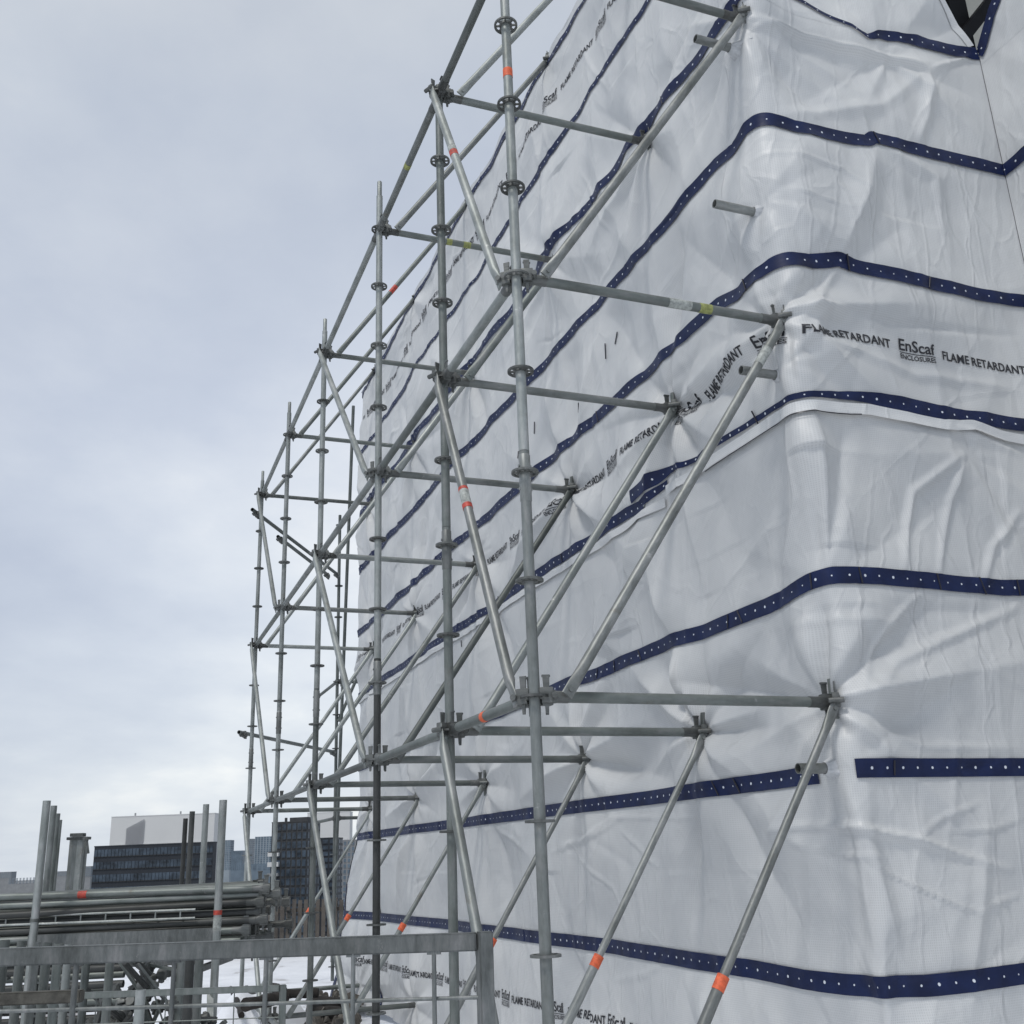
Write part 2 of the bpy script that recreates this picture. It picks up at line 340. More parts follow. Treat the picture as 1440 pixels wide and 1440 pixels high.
# ---------------------------------------------------------------- scaffold
SX, TX = 1.6586, 3.18
YS = [4.0395, 5.2128, 6.783, 8.9594, 11.0393, 13.1616]
ZD, ZA, ZB, ZC, ZE = .2325, 2.2325, 4.2325, 6.2325, 8.2325
scaf = empty('scaffold', (SX, 8.6, 0), 'tall galvanised ring lock scaffold leaning lines of braces against the white wrapped building', 'scaffold')
tops = [9.4, 6.30, ZC+.30, ZC+.24, ZC+.27, ZC+.2]
joint = [1.10, 1.10, .66, .8, .9, .75]
for i, y in enumerate(YS):
    zj = ZA + joint[i]
    mats = [(GALV, GALV), (GALV_D, GALV_D), (GALV_DD, GALV), (GALV_D, GALV), (GALV, GALV), (GALV, GALV)][i]
    lean = .004*math.sin(i*2.1)
    lo = tube((SX, y, .06), (SX, y, zj), mats[0], scaf, 'standard', n=24)
    mk('base_plate', (lambda b: (box(b, (0, 0, .004), (.15, .15, .008)), b)[1])(bmesh.new()), CAST, Matrix.Translation((SX, y, .0)), scaf)
    jk = bmesh.new(); loft(jk, [ring(.019, .008, 12), ring(.019, .16, 12)]); loft(jk, [ring(.03, .09, 12), ring(.03, .11, 12)]); box(jk, (0, 0, .1), (.15, .014, .018))
    mk('jack', jk, CAST, Matrix.Translation((SX, y, 0)), scaf, smooth=40)
    hi = tube((SX, y, zj+.002), (SX, y, tops[i]), mats[1], scaf, 'standard', n=24)
    # spigot sleeve with bolt holes
    bm = bmesh.new(); loft(bm, [ring(.0242, -.02, 24), ring(.0268, -.015, 24), ring(.0268, .20, 24), ring(.0244, .204, 24)])
    for zz in (.04, .15):
        loft(bm, [[Vector((v.z, v.x, v.y+zz)) for v in ring(.007, -.031, 10)], [Vector((v.z, v.x, v.y+zz)) for v in ring(.007, .031, 10)]])
    bmesh.ops.recalc_face_normals(bm, faces=bm.faces)
    mk('sleeve', bm, GALV_B, Matrix.Translation((SX, y, zj-.22)), scaf, 45)
    k = -3.5
    while ZA+k < tops[i]+.05:
        z = ZA+k; par = lo if z < zj else hi
        mk('rosette', ROS, None, Matrix.Translation((SX, y, z)) @ Matrix.Rotation(random.uniform(-.05, .05), 4, 'Z'), par)
        k += .5
    if 1 < i: 
        bm = bmesh.new(); loft(bm, [ring(.0185, 0, 16), ring(.0185, .16, 16), ring(.015, .165, 16)]); bmesh.ops.recalc_face_normals(bm, faces=bm.faces)
        mk('spigot', bm, GALV, Matrix.Translation((SX, y, tops[i]-.03)), scaf, 45)
    if i == 0:
        sleeve(hi, 5.38-zj+.015, .05, ORANGE, label='orange tape on the nearest standard')
        sleeve(lo, .96, .18, RED, r=R0+.0004) if False else None
# ledgers along the row
led = {}
for z in (ZD, ZA, ZB, ZC):
    for i in range(5):
        m = random.choice([GALV_D, GALV_D, GALV])
        led[z, i] = ledger((SX, YS[i], z), (SX, YS[i+1], z), scaf, m)
sleeve(led[ZA, 0], .50, .045, ORANGE, label='orange tape on the longitudinal ledger')

sleeve(led[ZC, 1], .62, .05, YELLOW)
# ledgers across to the building
tr = {}
for z in (ZD, ZA, ZB, ZC):
    for i in range(6):
        if z == ZD and i < 2: continue
        m = GALV_D if z != ZB else random.choice([GALV_D, GALV])
        tr[z, i] = ledger((SX, YS[i], z), (TX, YS[i], z), scaf, m)
sleeve(tr[ZB, 0], .72, .13, LABELW, name='label'); sleeve(tr[ZB, 0], .90, .07, YELLOW)
sleeve(tr[ZC, 2], .44, .045, YELLOW); sleeve(tr[ZC, 2], .58, .06, YELLOW)
# braces in each cross frame
for i, y in enumerate(YS):
    for (z0, z1) in ((ZD, ZA), (ZA, ZB), (ZB, ZC), (ZC, ZE)):
        if z1 == ZE and i == 0: continue
        yo = -.052
        if z0 == ZD:
            b = brace((SX+.17, y+yo, z0+.0), (TX-.035, y+yo, z1-.01), scaf, GALV_B if i < 3 else GALV, (SX, y, z0), (TX, y, z1), tele=.44)
            sleeve(b, .44*2.37-.05 if i else .44*2.37-.05, .062, ORANGE, r=R0+.002, label='orange tape band on the telescopic brace')
        else:
            b = brace((SX+.125, y+yo, z0), (TX-.035, y+yo, z1-.01), scaf, GALV_B if (i == 0) else random.choice([GALV, GALV_D, GALV]), (SX, y, z0), (TX, y, z1))
            if i == 0 and z0 == ZA: sleeve(b, 2.05, .12, LABELW, name='label')
            if i == 3 and z0 == ZC: sleeve(b, .9, .1, RED)
# braces in the outer face (paired bays)
for a, b_ in ((1, 0), (3, 2), (5, 4)):
    for (z1, z0) in ((ZC, ZB), (ZB, ZA), (ZA, ZD)):
        pa = Vector((SX-.062, YS[a]-.03, z1+.02)); pb = Vector((SX-.062, YS[b_]+.06, z0-.03))
        br = brace(pb, pa, scaf, GALV if a != 1 or z1 != ZB else GALV_B, (SX, YS[b_], z0), (SX, YS[a], z1), flat_axis=Vector((1, 0, 0)))
        if a == 1 and z1 == ZC: sleeve(br, 1.42, .055, LABELW); sleeve(br, 1.36, .055, RED)
        if a == 1 and z1 == ZB: sleeve(br, 1.22, .10, LABELW, name='label'); sleeve(br, 1.32, .02, RED, r=R0+.002); sleeve(br, 1.19, .03, RED, r=R0+.002)
# inner standards: the short lengths that come through the sheet at the nodes
for i, y in enumerate(YS):
    for z in (ZD, ZA, ZB, ZC, ZE):
        st = tube((TX, y, z-.11), (TX, y, z+.11), GALV_D, scaf, 'standard', n=16)
        mk('rosette', ROS, None, Matrix.Translation((TX, y, z)), st)
# tubes tied across the far end with swivel couplers
for (p, q) in (((1.50, 12.80, 5.90), (3.22, 15.72, 5.90)), ((1.95, 13.62, 5.82), (3.0, 15.45, 5.82)), ((1.52, 13.32, 3.18), (3.22, 15.75, 3.18))):
    t = tube(p, q, GALV_D, scaf, 'tie_tube')
    for f in (.04, .97):
        c = Vector(p).lerp(Vector(q), f); mk('coupler', COUP, None, frame(p, q).to_3x3().to_4x4() if False else Matrix.Translation(c+Vector((0, 0, -.02))) @ Matrix.Rotation(-.55, 4, 'Z'), t)
# farther scaffold beyond the end of the tarp
far = empty('scaffold', (3.22, 15.72, 0), 'slim single scaffold frame standing beyond the far end of the white wrapping', 'scaffold')
fs = tube((3.22, 15.72, .05), (3.22, 15.72, 6.9), GALV_D, far, 'standard')
for k in range(14): mk('rosette', ROS, None, Matrix.Translation((3.22, 15.72, ZA-2+k*.5)), fs)
for z in (ZA, ZB):
    ledger((3.22, 15.72, z), (3.95, 15.72, z), far); ledger((3.22, 15.72, z), (3.22, 17.3, z), far)
f2 = tube((3.22, 17.3, .05), (3.22, 17.3, 5.2), GALV_D, far, 'standard')
tube((3.16, 14.55, 8.3), (3.2, 15.66, .3), GALV_D, far, 'brace')
tube((3.62, 15.74, ZA-.05), (3.28, 15.74, .3), GALV_D, far, 'brace')
tube((3.60, 15.70, ZB+.25), (3.24, 15.70, ZB-.6), GALV_D, far, 'brace')
# ---------------------------------------------------------------- tarp surface
X1, YC, YE, X2 = 3.135, 3.945, 13.98, 4.90
def build_path():
    pts = []
    def line(a, b, n=60):
        for i in range(n): t = i/n; pts.append((a[0]+(b[0]-a[0])*t, a[1]+(b[1]-a[1])*t))
    def arc(c, r, a0, a1, n=14):
        for i in range(n): a = a0+(a1-a0)*i/n; pts.append((c[0]+r*math.cos(a), c[1]+r*math.sin(a)))
    r0, r1, r2 = .10, .085, .0012
    line((7.0, YE), (X1+r0, YE)); arc((X1+r0, YE-r0), r0, math.pi/2, math.pi)
    line((X1, YE-r0), (X1, YC+r1), 400); arc((X1+r1, YC+r1), r1, math.pi, 1.5*math.pi, 20)
    line((X1+r1, YC), (X2-r2, YC), 100); arc((X2-r2, YC-r2), r2, math.pi/2, 0, 6)
    line((X2, YC-r2), (X2, .8), 60); pts.append((X2, .8))
    return np.array(pts)
PT = build_path(); dl = np.r_[0, np.cumsum(np.hypot(*np.diff(PT, axis=0).T))]
kc = np.argmin(np.hypot(PT[:, 0]-(X1+.085-.085*.7071), PT[:, 1]-(YC+.085-.085*.7071))); SS = dl - dl[kc]
tg = np.gradient(PT, axis=0); tg /= np.hypot(tg[:, 0], tg[:, 1])[:, None]
NX, NY = -(-tg[:, 1]), -tg[:, 0]     # outward = right-hand side reversed below
NX, NY = tg[:, 1], -tg[:, 0]
def pathpos(s): return np.interp(s, SS, PT[:, 0]), np.interp(s, SS, PT[:, 1])
# outward must point to -x on face 1
_i = np.argmin(abs(SS+5))
if NX[_i] > 0: NX, NY = -NX, -NY
def pathnor(s):
    a = np.interp(s, SS, NX); b = np.interp(s, SS, NY); l = np.hypot(a, b)+1e-9; return a/l, b/l
SE = SS[np.argmin(np.hypot(PT[:, 0]-X1, PT[:, 1]-(YE-.1)))]     # far end of face 1
SI = SS[np.argmin(np.hypot(PT[:, 0]-X2, PT[:, 1]-YC))]          # inner corner
def s_of_y(y): return float(np.interp(y, *(lambda m: (PT[m, 1][::-1], SS[m][::-1]))((SS >= SE) & (SS < -.07))))
def px_s(x, y, face):
    if face == 1: p = onX(x, y, X1-.0); return s_of_y(p.y), p.z
    p = onY(x, y, YC); return (p.x-X1-.085)+.065, p.z
def vnoise(s, z, seed):
    r = np.random.RandomState(seed); T = r.rand(256, 256)
    i = np.floor(s).astype(int); j = np.floor(z).astype(int); u = s-i; v = z-j
    u = u*u*(3-2*u); v = v*v*(3-2*v)
    a = T[i % 256, j % 256]; b = T[(i+1) % 256, j % 256]; c = T[i % 256, (j+1) % 256]; d = T[(i+1) % 256, (j+1) % 256]
    return (a*(1-u)+b*u)*(1-v)+(c*(1-u)+d*u)*v
def facet(s, z, seed):
    r = np.random.RandomState(seed); T = r.rand(256, 256)
    s = s + .28*(vnoise(s*.7, z*.7, seed+50)-.5)*2; z = z + .28*(vnoise(s*.8+9, z*.8, seed+51)-.5)*2
    u = s + z*.5; i = np.floor(u).astype(int); j = np.floor(z).astype(int); fu = u-i; fv = z-j
    a = T[i % 256, j % 256]; b = T[(i+1) % 256, j % 256]; c = T[i % 256, (j+1) % 256]; d = T[(i+1) % 256, (j+1) % 256]
    return np.where(fu > fv, a+fu*(b-a)+fv*(d-b), a+fv*(c-a)+fu*(d-c)) - .5
def ridged(s, z, seed): return 1-np.abs(2*vnoise(s, z, seed)-1)
NODES = []
for i, y in enumerate(YS):
    s = s_of_y(y) if i else -.10
    for z, a in ((ZD, .5), (ZA, 1.0), (ZB, .9), (ZC, .8), (ZE, .5)): NODES.append((s, z, a, 100+i*7+int(z)))
for z in (4.94, 6.09, 3.93, 1.93): NODES.append((-.05, z, .30, int(z*50)))
NODES.append((.98, 6.15, .35, 77)); NODES.append((1.05, 3.55, .2, 78)); NODES.append((.0, 2.80, .3, 80))
CR = []      # creases: (polyline in s,z ; half width ; amplitude)
def crease_px(pts, face, w, a): CR.append(([px_s(x, y, face) for x, y in pts], w*.7, a))
for pts, f_, w, a in [
    ([(1040, 1172), (1110, 1160), (1200, 1162), (1290, 1180), (1360, 1205), (1430, 1225)], 2, .05, .018),
    ([(1100, 1185), (1180, 1205), (1262, 1203)], 2, .025, .010), ([(1215, 1205), (1300, 1250), (1345, 1272), (1402, 1291)], 2, .022, .009),
    ([(1290, 1178), (1330, 1148), (1382, 1128)], 2, .025, .010), ([(1335, 1168), (1400, 1165), (1440, 1150)], 2, .025, .010),
    ([(1378, 1280), (1440, 1258)], 2, .02, .010), ([(1232, 205), (1215, 270), (1180, 362)], 2, .22, .035),
    ([(1062, 26), (1180, 62), (1306, 98)], 2, .07, .035), ([(1306, 98), (1300, 170), (1290, 200)], 2, .10, .025), ([(1370, 78), (1306, 100)], 2, .05, .015),
    ([(1306, 98), (1240, 150), (1090, 165)], 2, .10, .012), ([(1228, 200), (1318, 250), (1330, 330)], 2, .12, .014),
    ([(1180, 375), (1150, 420), (1120, 455)], 2, .06, .015), ([(1360, 635), (1290, 690), (1272, 805)], 2, .06, .020), ([(1360, 635), (1340, 700), (1322, 810)], 2, .05, .016),
    ([(1440, 715), (1400, 770), (1385, 825)], 2, .06, .016), ([(1200, 990), (1260, 930), (1440, 850)], 2, .06, .016), ([(1200, 985), (1240, 890), (1300, 830)], 2, .05, .014),
    ([(1195, 1010), (1300, 1050), (1440, 1052)], 2, .05, .008), ([(1050, 390), (1250, 455), (1440, 470)], 2, .06, -.010),
    ([(1130, 470), (1290, 525), (1440, 545)], 2, .08, .012), ([(1345, 600), (1440, 640)], 2, .06, .012), ([(1200, 1390), (1260, 1300), (1400, 1240)], 2, .3, .012),
    ([(1390, 1120), (1380, 1300), (1370, 1440)], 2, .10, .012), ([(1240, 1180), (1250, 1290), (1250, 1440)], 2, .14, .010),
    ([(1100, 860), (1180, 870), (1300, 880)], 2, .06, .008), ([(1060, 210), (1180, 240), (1240, 290)], 2, .03, .007), ([(1090, 265), (1200, 300)], 2, .02, .006),
    ([(1140, 570), (1160, 700), (1168, 800)], 2, .05, .018), ([(1125, 580), (1120, 700), (1100, 830)], 1, .06, .014),
    ([(690, 1163), (730, 1185), (752, 1203)], 1, .05, .012), ([(775, 1200), (840, 1172), (880, 1145)], 1, .04, .010), ([(870, 1165), (900, 1200), (930, 1220)], 1, .04, .010),
    ([(780, 1190), (820, 1180), (860, 1150), (1000, 1150)], 1, .03, .008), ([(800, 1200), (860, 1250), (880, 1300)], 1, .04, .008),
    ([(1050, 480), (1000, 560), (975, 640)], 1, .05, .012), ([(905, 390), (860, 300), (820, 200)], 1, .2, .02)]:
    crease_px(pts, f_, w, a)
_r = np.random.RandomState(5)
for k in range(230):
    s0 = _r.uniform(SE-.2, 4.0); z0 = _r.uniform(0, 8.4)
    smooth = 2.84 < z0 < 3.8
    if smooth and _r.rand() < .5: continue
    if 0 < s0 and _r.rand() < .35: continue
    th = _r.normal(math.pi/2, .55) if _r.rand() < .65 else _r.uniform(-.35, .35)
    ln = _r.uniform(.3, 1.2); c, s_ = math.cos(th), math.sin(th); bend = _r.uniform(-.06, .06)
    CR.append(([(s0-c*ln/2, z0-s_*ln/2), (s0-s_*bend*ln, z0+c*bend*ln), (s0+c*ln/2, z0+s_*ln/2)], _r.uniform(.02, .09), _r.choice([1, 1, -1])*_r.uniform(.003, .010)))
BZ = [1.02, 1.914, 2.80, 3.725, 4.57, 5.44, 6.31, 7.22, 8.18]
def zk(s, z): return 1.6+(z-1.6)*np.interp(s, [.05, .30], [.965, .994])
def disp(s, z):
    s = np.asarray(s, float); z = np.asarray(z, float); d = np.zeros_like(s)
    # broad billows, flat taut facets and vertical hanging folds; the bands hold the sheet straight
    ws = s + .25*vnoise(s*.9, z*.6, 1)
    amp = .45+1.0*vnoise(s*.5, z*.45, 2)
    calm = 1-.88*np.exp(-((z-3.27)/.46)**4)
    up = 1+.6*np.clip((z-4.3)/2, 0, 1)*(s < 0)
    d += .026*(vnoise(ws*1.1, z*.55, 3)-.5)
    d += .030*amp*calm*up*(ridged(ws*1.9, z*.45+7, 4)-.5)
    d += .010*amp*calm*up*(ridged(ws*4.6+z*.9, z*.8, 5)**1.6-.5)
    d += .085*calm*facet(s*1.25+.3, z*.95, 61)
    d += .040*calm*amp*facet(s*2.9-z*1.0, z*2.0+s*.8, 62)
    d += .012*calm*amp*facet(s*8+z*2, z*5.5-s*2, 63)
    hold = np.ones_like(d)
    for bz in BZ: hold *= 1-.52*np.exp(-((z-bz)/.13)**2)
    d *= hold
    # gathered pinches along each band
    for i, bz in enumerate(BZ):
        e = np.exp(-np.abs(z-bz)/.14)
        d += e*(.012*(ridged(s*3.6+z*1.3+i*3.1, 0*z+i*1.7, 20+i)-.45) - .010)
    # bearing lines of the standards behind the sheet
    for y in YS[1:]:
        sy = s_of_y(y); d += .009*np.exp(-np.abs(s-sy-.02*np.sin(z*2))/.05)
    for sy in (.92, ): d += .010*np.exp(-np.abs(s-sy)/.05)
    d *= 1-.6*np.exp(-(s/.11)**4)
    # star folds round every node
    for (s0, z0, a, sd) in NODES:
        m = (np.abs(s-s0) < 1.25) & (np.abs(z-z0) < 1.25)
        if not m.any(): continue
        ds = s[m]-s0; dz = z[m]-z0; r = np.hypot(ds, dz)+1e-6; th = np.arctan2(dz, ds)
        rr = np.random.RandomState(sd); K = 16
        ang = -math.pi+(np.arange(K)+.5+rr.uniform(-.3, .3, K))*2*math.pi/K; hv = rr.uniform(-1, 1, K); hv[::2] = abs(hv[::2]); hv[1::2] = -abs(hv[1::2])
        F = np.interp(th, np.r_[ang[-1]-2*math.pi, ang, ang[0]+2*math.pi], np.r_[hv[-1], hv, hv[0]])
        lr = rr.uniform(.25, .85, K); LR = np.interp(th, np.r_[ang[-1]-2*math.pi, ang, ang[0]+2*math.pi], np.r_[lr[-1], lr, lr[0]])
        gg = r*np.exp(-(r/LR)**1.6)
        hb = np.ones(m.sum())
        for bz in BZ: hb *= 1-.85*np.exp(-((z[m]-bz)/.15)**2)
        d[m] += a*(.38*F*gg*hb - .030*np.exp(-(r/.10)**2) + .02*np.exp(-((r-.25)/.16)**2))
    for pts, w, a in CR:
        P = np.array(pts); lo = P.min(0)-w*1.2; hi = P.max(0)+w*1.2
        m = (s > lo[0]) & (s < hi[0]) & (z > lo[1]) & (z < hi[1])
        if not m.any(): continue
        q = np.stack([s[m], z[m]], 1); best = np.full(len(q), 9.); tt = np.zeros(len(q))
        sl = np.r_[0, np.cumsum(np.hypot(*np.diff(P, axis=0).T))]; T = sl[-1]
        for k in range(len(P)-1):
            e = P[k+1]-P[k]; l = np.hypot(*e); t = np.clip(((q-P[k])@e)/l**2, 0, 1); dd = np.hypot(*(q-P[k]-t[:, None]*e).T)
            b = dd < best; best = np.where(b, dd, best); tt = np.where(b, sl[k]+t*l, tt)
        env = np.clip(np.sin(math.pi*np.clip(tt/T, 0, 1)), 0, 1)**.6
        d[m] += 1.5*a*env*np.clip(1-best/w, 0, 1)**1.4
    # calm down beside the inner corner so the two faces meet
    d *= np.clip(np.abs(s-SI)/.16, .0, 1)
    # the lower part of the near corner is slack and rounder
    d -= .065*np.clip((1.75-z)/.9, 0, 1)*np.exp(-(s/.26)**2)
    # bottom of the far end flares outwards
    d += .30*np.clip((1.9-z)/1.9, 0, 1)*np.exp(-((s-SE)/.7)**2)
    return d
def surf(s, z, off=0.0):
    x, y = pathpos(s); nx, ny = pathnor(s); d = disp(s, z)+off
    return np.stack([x+nx*d, y+ny*d, z], -1)
tarp = empty('tarpaulin_wrapping', (4.5, 8.0, 0), 'white reinforced tarpaulin wrapping of the building with dark blue eyelet bands', 'tarpaulin')
def grid_mesh(name, S2, Z2, P, mat, parent, keep=None, uvs=None, sharp=None):
    n, m = S2.shape
    idx = np.arange(n*m).reshape(n, m)
    f = np.stack([idx[:-1, :-1], idx[1:, :-1], idx[1:, 1:], idx[:-1, 1:]], -1).reshape(-1, 4)
    if keep is not None:
        kf = keep.reshape(-1)[f].all(1); f = f[kf]
    me = bpy.data.meshes.new(name); me.vertices.add(n*m); me.vertices.foreach_set('co', P.reshape(-1).astype(np.float32))
    me.loops.add(len(f)*4); me.loops.foreach_set('vertex_index', f.reshape(-1).astype(np.int32))
    me.polygons.add(len(f)); me.polygons.foreach_set('loop_start', (np.arange(len(f))*4).astype(np.int32)); me.polygons.foreach_set('loop_total', np.full(len(f), 4, np.int32))
    me.update(calc_edges=True)
    uv = me.uv_layers.new(name='UVMap'); U = (uvs if uvs is not None else np.stack([S2, Z2], -1)).reshape(-1, 2)[f.reshape(-1)]
    uv.data.foreach_set('uv', U.reshape(-1).astype(np.float32))
    me.polygons.foreach_set('use_smooth', [True]*len(f)); me.materials.append(mat)
    if sharp is not None:
        ev = np.zeros(len(me.edges)*2, np.int32); me.edges.foreach_get('vertices', ev); ev = ev.reshape(-1, 2)//m
        at = me.attributes.new('sharp_edge', 'BOOLEAN', 'EDGE'); at.data.foreach_set('value', (ev == sharp).all(1))
    if keep is not None:
        bm = bmesh.new(); bm.from_mesh(me); bmesh.ops.delete(bm, geom=[v for v in bm.verts if not v.link_faces], context='VERTS'); bm.to_mesh(me); bm.free()
    return mk(name, me, None, Matrix.Identity(4), parent)
scol = np.concatenate([np.arange(SS[0], SE-.3, .12), np.arange(SE-.3, -3.2, .026), np.arange(-3.2, SI+.6, .012), np.arange(SI+.6, SS[-1], .05), [SS[-1]]])
scol = scol[np.r_[True, np.diff(scol) > .004]]
scol[np.argmin(abs(scol-SI))] = SI; CI = int(np.argmin(abs(scol-SI)))
edges = [0.0]+BZ+[8.27]
for i in range(len(edges)-1):
    z0, z1 = edges[i], edges[i+1]
    nz = max(3, int((z1-z0)/.014)); zz = np.linspace(z0, z1+(.02 if i < len(edges)-2 else 0), nz)
    S2, Z2 = np.meshgrid(scol, zz, indexing='ij')
    P = surf(S2, Z2, off=.0012*(i % 2))
    keep = None
    if z0 > 6.2:   # the sheets part beside the inner corner and show the steel behind
        h = Z2-6.44
        h[h < 0] = -9
        keep = (h < 0) | (S2 < SI-.04-.50*np.clip(h, 0, 3)) | (S2 > SI+.03+.62*np.clip(h, 0, 3)**.8)
    grid_mesh('sheet', S2, Z2, P, TARP, tarp, keep, None, CI)
# bands
BANDS = []
def band(path, width, off=.010, parent=tarp, mat=NAVY, name='band', nv=9, uoff=0.0, thin=None):
    """path: list of (s, z) key points, resampled"""
    K = np.array([(a_, zk(a_, b_)) for a_, b_ in path]); BANDS.append(K) if mat is NAVY else None
    sl = np.r_[0, np.cumsum(np.hypot(*np.diff(K, axis=0).T))]
    t = np.arange(0, sl[-1], .0135); s = np.interp(t, sl, K[:, 0]); z = np.interp(t, sl, K[:, 1])
    ds = np.gradient(s, t); dz = np.gradient(z, t)
    w = width*np.ones_like(t)
    if thin is not None: w = w*np.interp(s, *thin)
    v = np.linspace(-.5, .5, nv)
    S2 = s[:, None] - dz[:, None]*v[None]*w[:, None]; Z2 = z[:, None] + ds[:, None]*v[None]*w[:, None]
    P = surf(S2, Z2, off=off)
    UV = np.stack([np.repeat(t[:, None], nv, 1)+uoff, v[None]*w[:, None]], -1)
    return grid_mesh(name, S2, Z2, P, mat, parent, None, UV)
def wob(z, a, seed, lo, hi, step=.16):
    r = np.random.RandomState(seed); ss = np.arange(lo, hi, step); return [(s, z+a*(vnoise(np.array([s*2.0]), np.array([seed*1.3]), seed)[0]-.5)*2 + a*.3*r.uniform(-1, 1)) for s in ss]
S0 = SE-.12; SZ = SS[-1]-.05
band([(SE, .97), (-6, 1.0), (-2.5, 1.01), (-1.0, 1.0), (-.5, .985), (-.25, .985), (-.1, .99), (.1, .995), (.25, .998), (.4, 1.003), (1.0, 1.02), (SZ, 1.05)], .088, name='band', uoff=.01)
band([(S0, 1.93), (-4, 1.93), (-1, 1.925), (-.19, 1.925)], .085); band([(.02, 1.935), (.5, 1.925), (SZ, 1.92)], .085, uoff=.5)
band([p for p in wob(2.83, .015, 3, S0, -.2)]+[(-.1, 2.86), (.06, 2.87), (.2, 2.85)]+wob(2.84, .012, 4, .3, SZ), .085)
band(wob(3.82, .012, 5, S0, -1.75)+[(-1.7, 3.80), (-1.62, 3.79)], .078)
band([(-1.78, 3.90), (-1.5, 3.915), (-1.3, 3.93), (-1.15, 3.90), (-.8, 3.88), (-.3, 3.85), (0, 3.84), (.3, 3.81), (.8, 3.80)]+wob(3.79, .01, 6, .9, SZ), .085, off=.012, thin=([-1.8, -1.45, -1.25, -.2, .1, .4, .6], [1.1, 1.0, .45, .35, .4, .7, 1]))
band([(-1.70, 3.81), (-1.5, 3.835), (-1.35, 3.85)], .05)
band(wob(4.71, .015, 7, S0, -.5)+[(-.35, 4.65), (-.1, 4.645), (.15, 4.625), (.35, 4.63), (.5, 4.61)]+wob(4.605, .008, 8, .6, SZ), .085)
band(wob(5.61, .018, 9, S0, -.4)+[(-.25, 5.57), (-.12, 5.62), (.0, 5.60), (.18, 5.50), (.5, 5.47), (.7, 5.49), (.75, 5.53)]+wob(5.52, .012, 10, .85, SZ), .085)
band(wob(6.52, .025, 11, S0, -.5)+[(-.3, 6.50), (-.1, 6.52), (.1, 6.52), (.3, 6.50), (.5, 6.43), (.85, 6.30), (.95, 6.34), (1.08, 6.36), (1.12, 6.36), (1.25, 6.375), (SI-.06, 6.41), (SI-.005, 6.42)], .085, thin=([-.2, .1, .3, .8, .95, 1.0, 1.15, 1.25], [1, .8, .35, .25, .75, .85, .8, 1.1]))
band([(SI+.005, 6.41), (SI+.04, 6.44), (SI+.12, 6.55), (SI+.25, 6.72), (SI+.5, 7.0), (SI+1.0, 7.4)], .085)
band(wob(7.45, .035, 13, S0, SI-.6), .08, thin=(np.linspace(-10, 1, 23), .45+.6*np.random.RandomState(3).rand(23))); band(wob(8.42, .03, 14, S0, SI-.6), .075, thin=(np.linspace(-10, 1, 23), .5+.6*np.random.RandomState(4).rand(23)))
band([(s_of_y(12.5), 0.0), (s_of_y(12.55), .8), (s_of_y(12.57), 1.95)], .075); band([(SE+.02, 0.0), (SE+.03, .6), (SE-.02, 1.3), (SE-.06, 1.9)], .08)
band([(SI-.055-.5*h, 6.47+h) for h in np.linspace(0, 2.0, 20)], .06, off=.006, mat=TARP, name='hem'); band([(SI-.035-.5*h, 6.47+h) for h in np.linspace(0, 2.0, 20)], .02, off=-.012, mat=TARP, name='hem')
# loose hem under the fourth band, and folded flap
HEM = plain('white_hem', (.72, .74, .78), .45, var=.06, scale=3)
band(wob(3.735, .012, 15, S0, -1.35), .055, off=.018, mat=TARP, name='hem'); band([(-1.35, 3.80), (-.9, 3.80), (-.3, 3.785), (0, 3.775), (.4, 3.74), (.9, 3.715), (1.1, 3.74), (1.3, 3.70), (SI-.03, 3.68)], .06, off=.022, mat=TARP, name='hem')
band([(-.9, 3.758), (-.3, 3.748), (0, 3.736), (.35, 3.705)], .006, off=.026, mat=TIE, name='hem_cord')
# ties across the bands
def tie(s, z, ln=.1, ang=0.2):
    ln *= .9; c = [float(np.interp(s, K[:, 0], K[:, 1])) for K in BANDS if K[0, 0] <= s <= K[-1, 0] and np.ptp(K[:, 0]) > .3]
    c = [q for q in c if abs(q-z) < .12]
    if c: z = min(c, key=lambda q: abs(q-z))
    a = surf(np.array([s-ln/2*math.sin(ang), s+ln/2*math.sin(ang)]), np.array([z+ln/2, z-ln/2]), .011)
    o = tube(a[0], a[1], TIE, tarp, 'cable_tie', r=.0045, n=8); return o
tr_ = np.random.RandomState(8)
for (x, y, f_) in [(1057, 395, 1), (1192, 377, 2), (1308, 402, 2), (1145, 820, 2), (1207, 815, 2), (1322, 825, 2), (1383, 828, 2), (1434, 830, 2), (1040, 865, 1), (1022, 850, 1), (900, 922, 1), (865, 940, 1),
                   (842, 945, 1), (1013, 1105, 1), (1040, 1100, 1), (1255, 1083, 2), (935, 160, 1), (858, 474, 1), (803, 572, 1), (840, 588, 1), (792, 800, 1), (700, 835, 1), (1230, 190, 2), (1067, 578, 1), (650, 905, 1), (733, 640, 1)]:
    s, z = px_s(x, y, f_); tie(s, z, tr_.uniform(.07, .11), tr_.uniform(-.3, .5))
tie(s_of_y(6.05), 5.05, .14, .05); tie(s_of_y(7.4), 5.0, .12, .0)
# cut corner of loose band sticking up near the third tube stub
# crumpled clear repair tape round the stub at the lowest node
CLEAR = plain('repair_tape', (.60, .625, .61), .28, var=.05, scale=20, bump=.8)
band([(SI+.002, z) for z in np.linspace(.05, 6.40, 60)], .0045, off=.002, mat=TIE, name='corner_shadow_strip')  # thin dark strip added as the shadow line of the overlapping sheet at the corner
